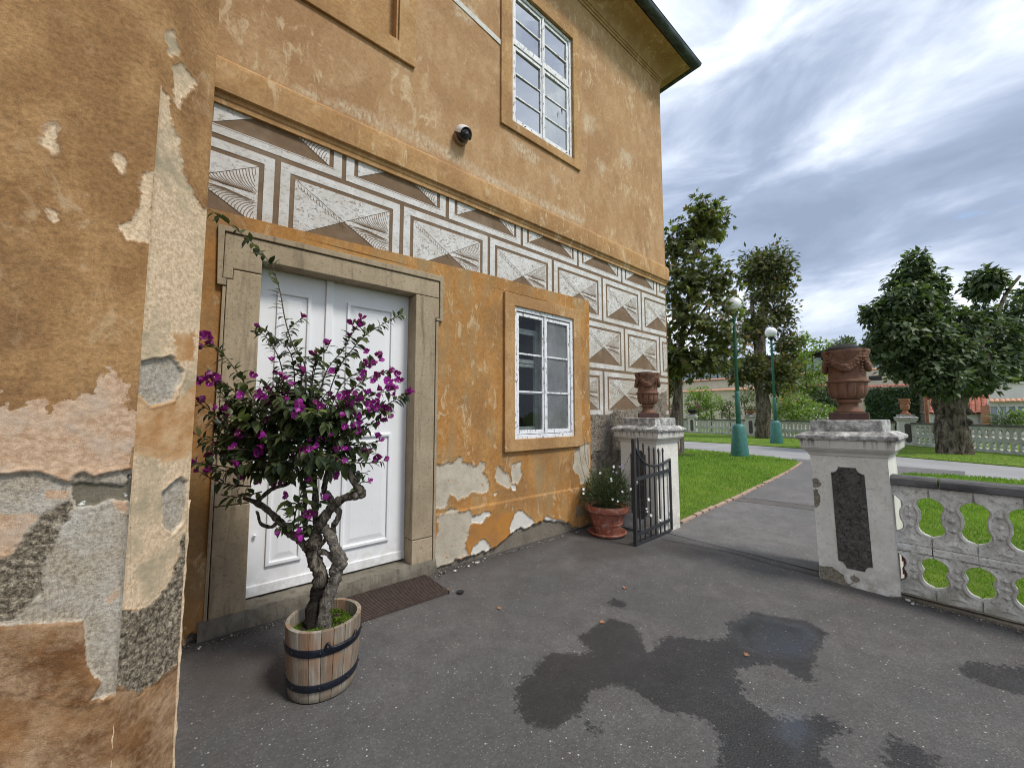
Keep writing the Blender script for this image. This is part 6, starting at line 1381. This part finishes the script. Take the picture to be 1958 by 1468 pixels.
# long cream garden walls, lower and upper terrace
d = 46.; t, L = rootbox('garden_wall', 'low cream garden wall with red tile coping behind the flowering shrubs', 'wall', 1120, 1640, d); zat.px = 1400
MB().box((0,0,-.1), (L,.4,zat(746,d))).build('wall', 'cream_wall', t); tiles(t, 'coping_tiles', 0, L, .1, zat(744,d), 'tile_pale')
d = 51.; t, L = rootbox('garden_wall', 'upper cream terrace wall with tile coping under the dark glazed building', 'wall', 1120, 1700, d); zat.px = 1400
MB().box((0,0,-.1), (L,.4,zat(725,d))).build('wall', 'cream_wall', t); tiles(t, 'coping_tiles', 0, L, .1, zat(723,d), 'tile_pale')
# dark glazed pavilion
d = 58.; t, L = rootbox('pavilion', 'long dark timber pavilion with a flat roof and wide panes behind terrace wall', 'building', 1180, 1690, d); zat.px = 1565
zr, zb_ = zat(672,d), zat(712,d)
MB().box((0,.3,0), (L,9,zr-.2)).build('wall', 'dark_wood', t); MB().box((-.6,-1.1,zr-.25), (L+.6,9.5,zr)).build('roof', 'dark_wood', t)
nw = 34
for k in range(nw):
    x0 = L*k/nw+.12; x1 = L*(k+1)/nw-.12; o = MB().box((x0,.16,zb_), (x1,.24,zr-.75)).build('window', 'blinds', t); MB().box((x0-.12,.10,zb_), (x0-.02,.30,zr-.3)).build('mullion', 'dark_wood', t)
# yellow house behind the big urn
d = 75.; t, L = rootbox('yellow_house', 'yellow lit house gable glimpsed behind the big urn', 'house', 1655, 1700, d); zt_ = zat(676,d)
MB().box((0,0,0), (L,6,zt_)).build('wall', 'yellow_wall', t); MB().box((L*.42,-.05,zat(705,d)), (L*.58,.1,zt_)).build('window', 'dark_wood', t); MB().box((-.4,-.4,zt_), (L+.4,6.4,zt_+.3)).build('roof', 'roof_tile', t)
# cream house with small window and tile coping
d = 50.; t, L = rootbox('cream_house', 'cream wall with a tiny dark window and tile coping above the ivy', 'house', 1640, 1760, d)
MB().box((0,0,0), (L,5,zat(706,d))).build('wall', 'cream_wall', t); w0 = L*(1668-1640)/120.; MB().box((w0,-.03,zat(726,d)), (w0+.9,.1,zat(717,d))).build('window', 'room_dark', t); MB().box((w0-.05,-.04,zat(727,d)-.05), (w0+.95,-.02,zat(727,d))).build('sill', 'white_wall', t)
d = 44.; t, L = rootbox('ivy_wall', 'garden wall fully covered in dark green ivy behind the far urn', 'wall', 1652, 1757, d)
MB().box((0,0,0), (L,.5,zat(740,d))).build('wall', 'cream_wall', t); tiles(t, 'coping_tiles', 0, L, .1, zat(737,d), 'roof_tile')
r = np.random.default_rng(8); k = 5200; C = np.stack([r.uniform(.2, L, k), -.05-.22*r.random(k), r.uniform(0, zat(742,d), k)], -1); C[:,1] -= .12*np.sin(C[:,0]*2.2)*np.sin(C[:,2]*2.6)
V, F, kk = leaf_arrays(C, r.normal(size=(k,3))*.5+np.array([0,-.5,-.6]), np.array([0,-1,.5])+r.normal(size=(k,3))*.4, r.uniform(.14,.27,k), r.uniform(.12,.22,k), .2, .3); o = fastmesh('ivy', V, F, 'leaf_ivy', {'r': np.repeat(r.random(k), kk)}, t); o['kind'] = 'stuff'
# white clapboard side and peach wall with downpipe
d = 44.5; t, L = rootbox('white_shed', 'white boarded shed side between the ivy wall and downpipe', 'shed', 1752, 1769, d)
for k in range(12): MB().box((0,-.02*(k % 2),.02+k*.28), (L,.3,.29+k*.28)).build('board', 'white_wall', t)
d = 43.; t, L = rootbox('peach_house', 'peach plastered house front with a brown downpipe beside the thick trunk', 'house', 1768, 1812, d)
MB().box((0,0,0), (L,5,zat(737,d))).build('wall', 'peach_wall', t); MB().tube([(.12,-.1,0),(.12,-.1,zat(738,d))], .07, 8).build('downpipe', 'roof_tile', t); MB().box((-.2,-.3,zat(737,d)), (L+.2,5,zat(737,d)+.15)).build('roof', 'roof_tile', t)
# tiled lodge with barred openings
d = 38.; t, L = rootbox('lodge', 'low lodge with red tiled roof and barred openings behind the thick trunk', 'lodge', 1776, 1890, d)
ze = zat(789,d); zr = zat(760,d); MB().box((0,0,0), (L,3,ze)).build('wall', 'white_wall', t)
mb = MB(); n_ = int(L/.24)
for k in range(n_):
    x = (k+.5)*L/n_; vs = []
    for j in range(6):
        f_ = j/5; yy, zz2 = -.35+1.9*f_, ze-.05+(zr-ze+.05)*f_
        for i in range(5): a = math.pi*i/4; vs.append((x+.125*math.cos(a), yy-.03*(j % 2), zz2+.085*math.sin(a)))
    mb.add(vs, [(j*5+i, j*5+i+1, (j+1)*5+i+1, (j+1)*5+i) for j in range(5) for i in range(4)])
o = mb.build('roof_tiles', 'roof_tile', t); o['kind'] = 'stuff'; MB().add([(0,-.3,ze-.06),(L,-.3,ze-.06),(L,1.6,zr),(0,1.6,zr)], [(0,1,2,3)]).build('roof', 'roof_tile', t); MB().tube([(-.1,1.55,zr+.06),(L+.1,1.55,zr+.06)], .12, 8).build('ridge', 'roof_tile', t)
for f0, f1 in ((.05,.22), (.62,.83)):
    o = MB().box((L*f0,-.03,.15), (L*f1,.02,ze-.12)).build('window', 'room_dark', t)
    for k in range(8): x = L*(f0+(f1-f0)*(k+.5)/8); MB().box((x-.035,-.07,.12), (x+.035,-.03,ze-.10)).build('bar', 'white_wall', o)
# big white gable wall and conservatory on the right
d = 46.; t, L = rootbox('white_house', 'large plain white gabled wall above the lodge and conservatory', 'house', 1835, 2090, d)
MB().box((0,0,0), (L,6,zat(733,d))).build('wall', 'white_wall', t); MB().box((-.1,-.12,zat(733,d)), (L,6,zat(733,d)+.12)).build('roof', 'white_wall', t)
d = 37.; t, L = rootbox('conservatory', 'white conservatory with pale glazing and tile coping beside the lodge', 'conservatory', 1893, 2060, d)
zc = zat(766,d); MB().box((0,0,0), (L,4,.55)).build('plinth', 'white_wall', t); MB().box((0,-.02,zc-.32), (L,4,zc)).build('lintel', 'white_wall', t); tiles(t, 'coping_tiles', 0, L, .05, zc+.05, 'tile_pale', .09)
MB().box((-.35,-.06,0), (.0,.3,zc-.25)).build('corner_post', 'urn_far', t)
for k in range(9):
    x0 = L*k/9; MB().box((x0+.05,.05,.55), (x0+L/9-.05,.1,zc-.32)).build('window', 'blinds', t); MB().box((x0-.05,.0,.55), (x0+.05,.12,zc-.32)).build('mullion', 'white_wall', t)

# shrubs and trees beyond the balustrade
def shrub(nm, lab, px, py0, lob, dist, n_, size, m, seed, stem=None, petals=None, cat='shrub', grp='shrubs beyond the far balustrade', **kw):
    b = atD(px, 790, dist); b.z = 0; t = thing(nm, lab, cat, b, 0, grp)
    loc_(foliage('crown', lobes_px(lob, dist), n_, size, m, None, seed, **kw), t)
    top = min(l[1]+l[3]*.3 for l in lob); zt_ = atD(px, top, dist).z
    trunk(t, [([b, Vector((b.x+.03, b.y, zt_*.5)), Vector((b.x-.02, b.y+.03, zt_))], [.07*dist/30, .05*dist/30, .02])], 'bark_old', 7, name='stem')
    if petals:
        pm_, pl_, n2 = petals; r = np.random.default_rng(seed+50); C = []
        for px_, py_, s_ in pl_:
            for _ in range(n2): C.append(atD(px_+r.normal()*s_, py_+r.normal()*s_*.8, dist-.6))
        C = np.array(C); V, F, kk = leaf_arrays(C, rdir(r, len(C)), rdir(r, len(C)), np.full(len(C), size*.7), np.full(len(C), size*.6)); o = fastmesh('blossom', V, F, pm_, {}); o['kind'] = 'stuff'; loc_(o, t)
    return t
shrub('flowering_shrub', 'bright yellow green shrub with pink flowers behind the far balustrade', 1335, 800, [(1338,752,22,14,0),(1330,770,22,18,0),(1340,790,26,16,-.3)], 33, 1300, .24, 'leaf_light', 41, petals=('petal_pink', [(1329,774,6),(1338,780,7)], 26))
shrub('standard_tree', 'small round pale olive standard tree behind the far balustrade', 1360, 800, [(1362,765,20,13,0),(1352,772,12,10,0),(1374,770,10,10,0)], 32, 700, .17, 'leaf_light', 42, cat='small tree', gap=1.5)
shrub('rose_bush', 'sparse rose bush against the cream wall beside first lamp post', 1395, 800, [(1395,785,20,16,0),(1385,775,12,12,0)], 33, 520, .2, 'leaf_far', 43, petals=('petal_pink', [(1395,782,12)], 18), gap=1.2)
shrub('palm_bush', 'spiky palm bush behind the small far pier', 1425, 800, [(1425,758,18,9,0)], 34, 300, .55, 'leaf_far', 44, aspect=.12)
shrub('dry_flowers', 'tuft of dry reddish flowers in the bowl on the small far pier', 1437, 786, [(1436,781,13,5,0)], 27.6, 240, .14, 'leaf_pollard', 45, cat='plant')
shrub('corner_shrub', 'dark shrub with pink dots behind the stakes', 1285, 800, [(1283,785,12,12,0)], 32, 300, .2, 'leaf_far', 46, petals=('petal_pink', [(1288,782,6)], 10))
shrub('orange_shrub', 'green shrub dotted with orange flowers beside second lamp post', 1512, 800, [(1495,775,24,16,0),(1520,770,30,20,0),(1540,778,22,16,.4),(1508,792,30,14,-.3)], 32, 2300, .22, 'leaf_light', 47, petals=('petal_orange', [(1523,757,14),(1500,765,12)], 24))
shrub('leafy_tree', 'light green leafy tree between the pollard and the big urn', 1545, 790, [(1515,690,30,26,0),(1550,700,34,30,.5),(1535,665,26,22,.4),(1560,735,40,24,.2),(1500,730,30,30,.4),(1575,655,16,14,.6),(1530,645,14,10,.3)], 36, 3800, .30, 'leaf_light', 48, cat='tree', gap=.9)
shrub('white_shrub', 'low shrub with whitish blossom behind the far balustrade near the urn', 1560, 800, [(1565,785,26,14,0),(1545,792,20,10,0),(1590,790,16,12,0)], 30, 900, .2, 'leaf_light', 49, petals=('petal_white', [(1568,788,16)], 40))
shrub('wall_creeper', 'green climbing plant hanging over the garden wall behind the big urn', 1580, 795, [(1570,760,22,18,0),(1590,765,24,22,0)], 35, 1200, .22, 'leaf_ivy', 50)
shrub('distant_tree', 'distant tree top rising above the pavilion roof', 1610, 790, [(1610,662,24,16,0),(1622,655,12,10,0)], 75, 900, .55, 'leaf_far', 51, cat='tree', grp='trees far behind the buildings')
shrub('distant_tree', 'dark distant tree above the white house', 1930, 790, [(1925,705,40,28,0),(1960,690,40,40,0),(1890,722,22,14,0),(1985,715,40,30,0)], 44, 3000, .45, 'leaf_far', 52, cat='tree', grp='trees far behind the buildings')
shrub('aloe', 'spiky aloe plant before the conservatory window', 1918, 800, [(1920,802,14,8,0)], 22, 160, .6, 'leaf_far', 53, aspect=.1)
shrub('thin_bush', 'thin airy bush before the conservatory window', 1945, 800, [(1945,798,16,12,0)], 22, 260, .18, 'leaf_light', 54)
shrub('dark_hedge', 'dark foliage behind the stakes at the house corner', 1280, 790, [(1280,728,24,26,0),(1268,745,20,24,0)], 30, 900, .3, 'leaf_pollard', 55, cat='tree', grp='trees far behind the buildings')
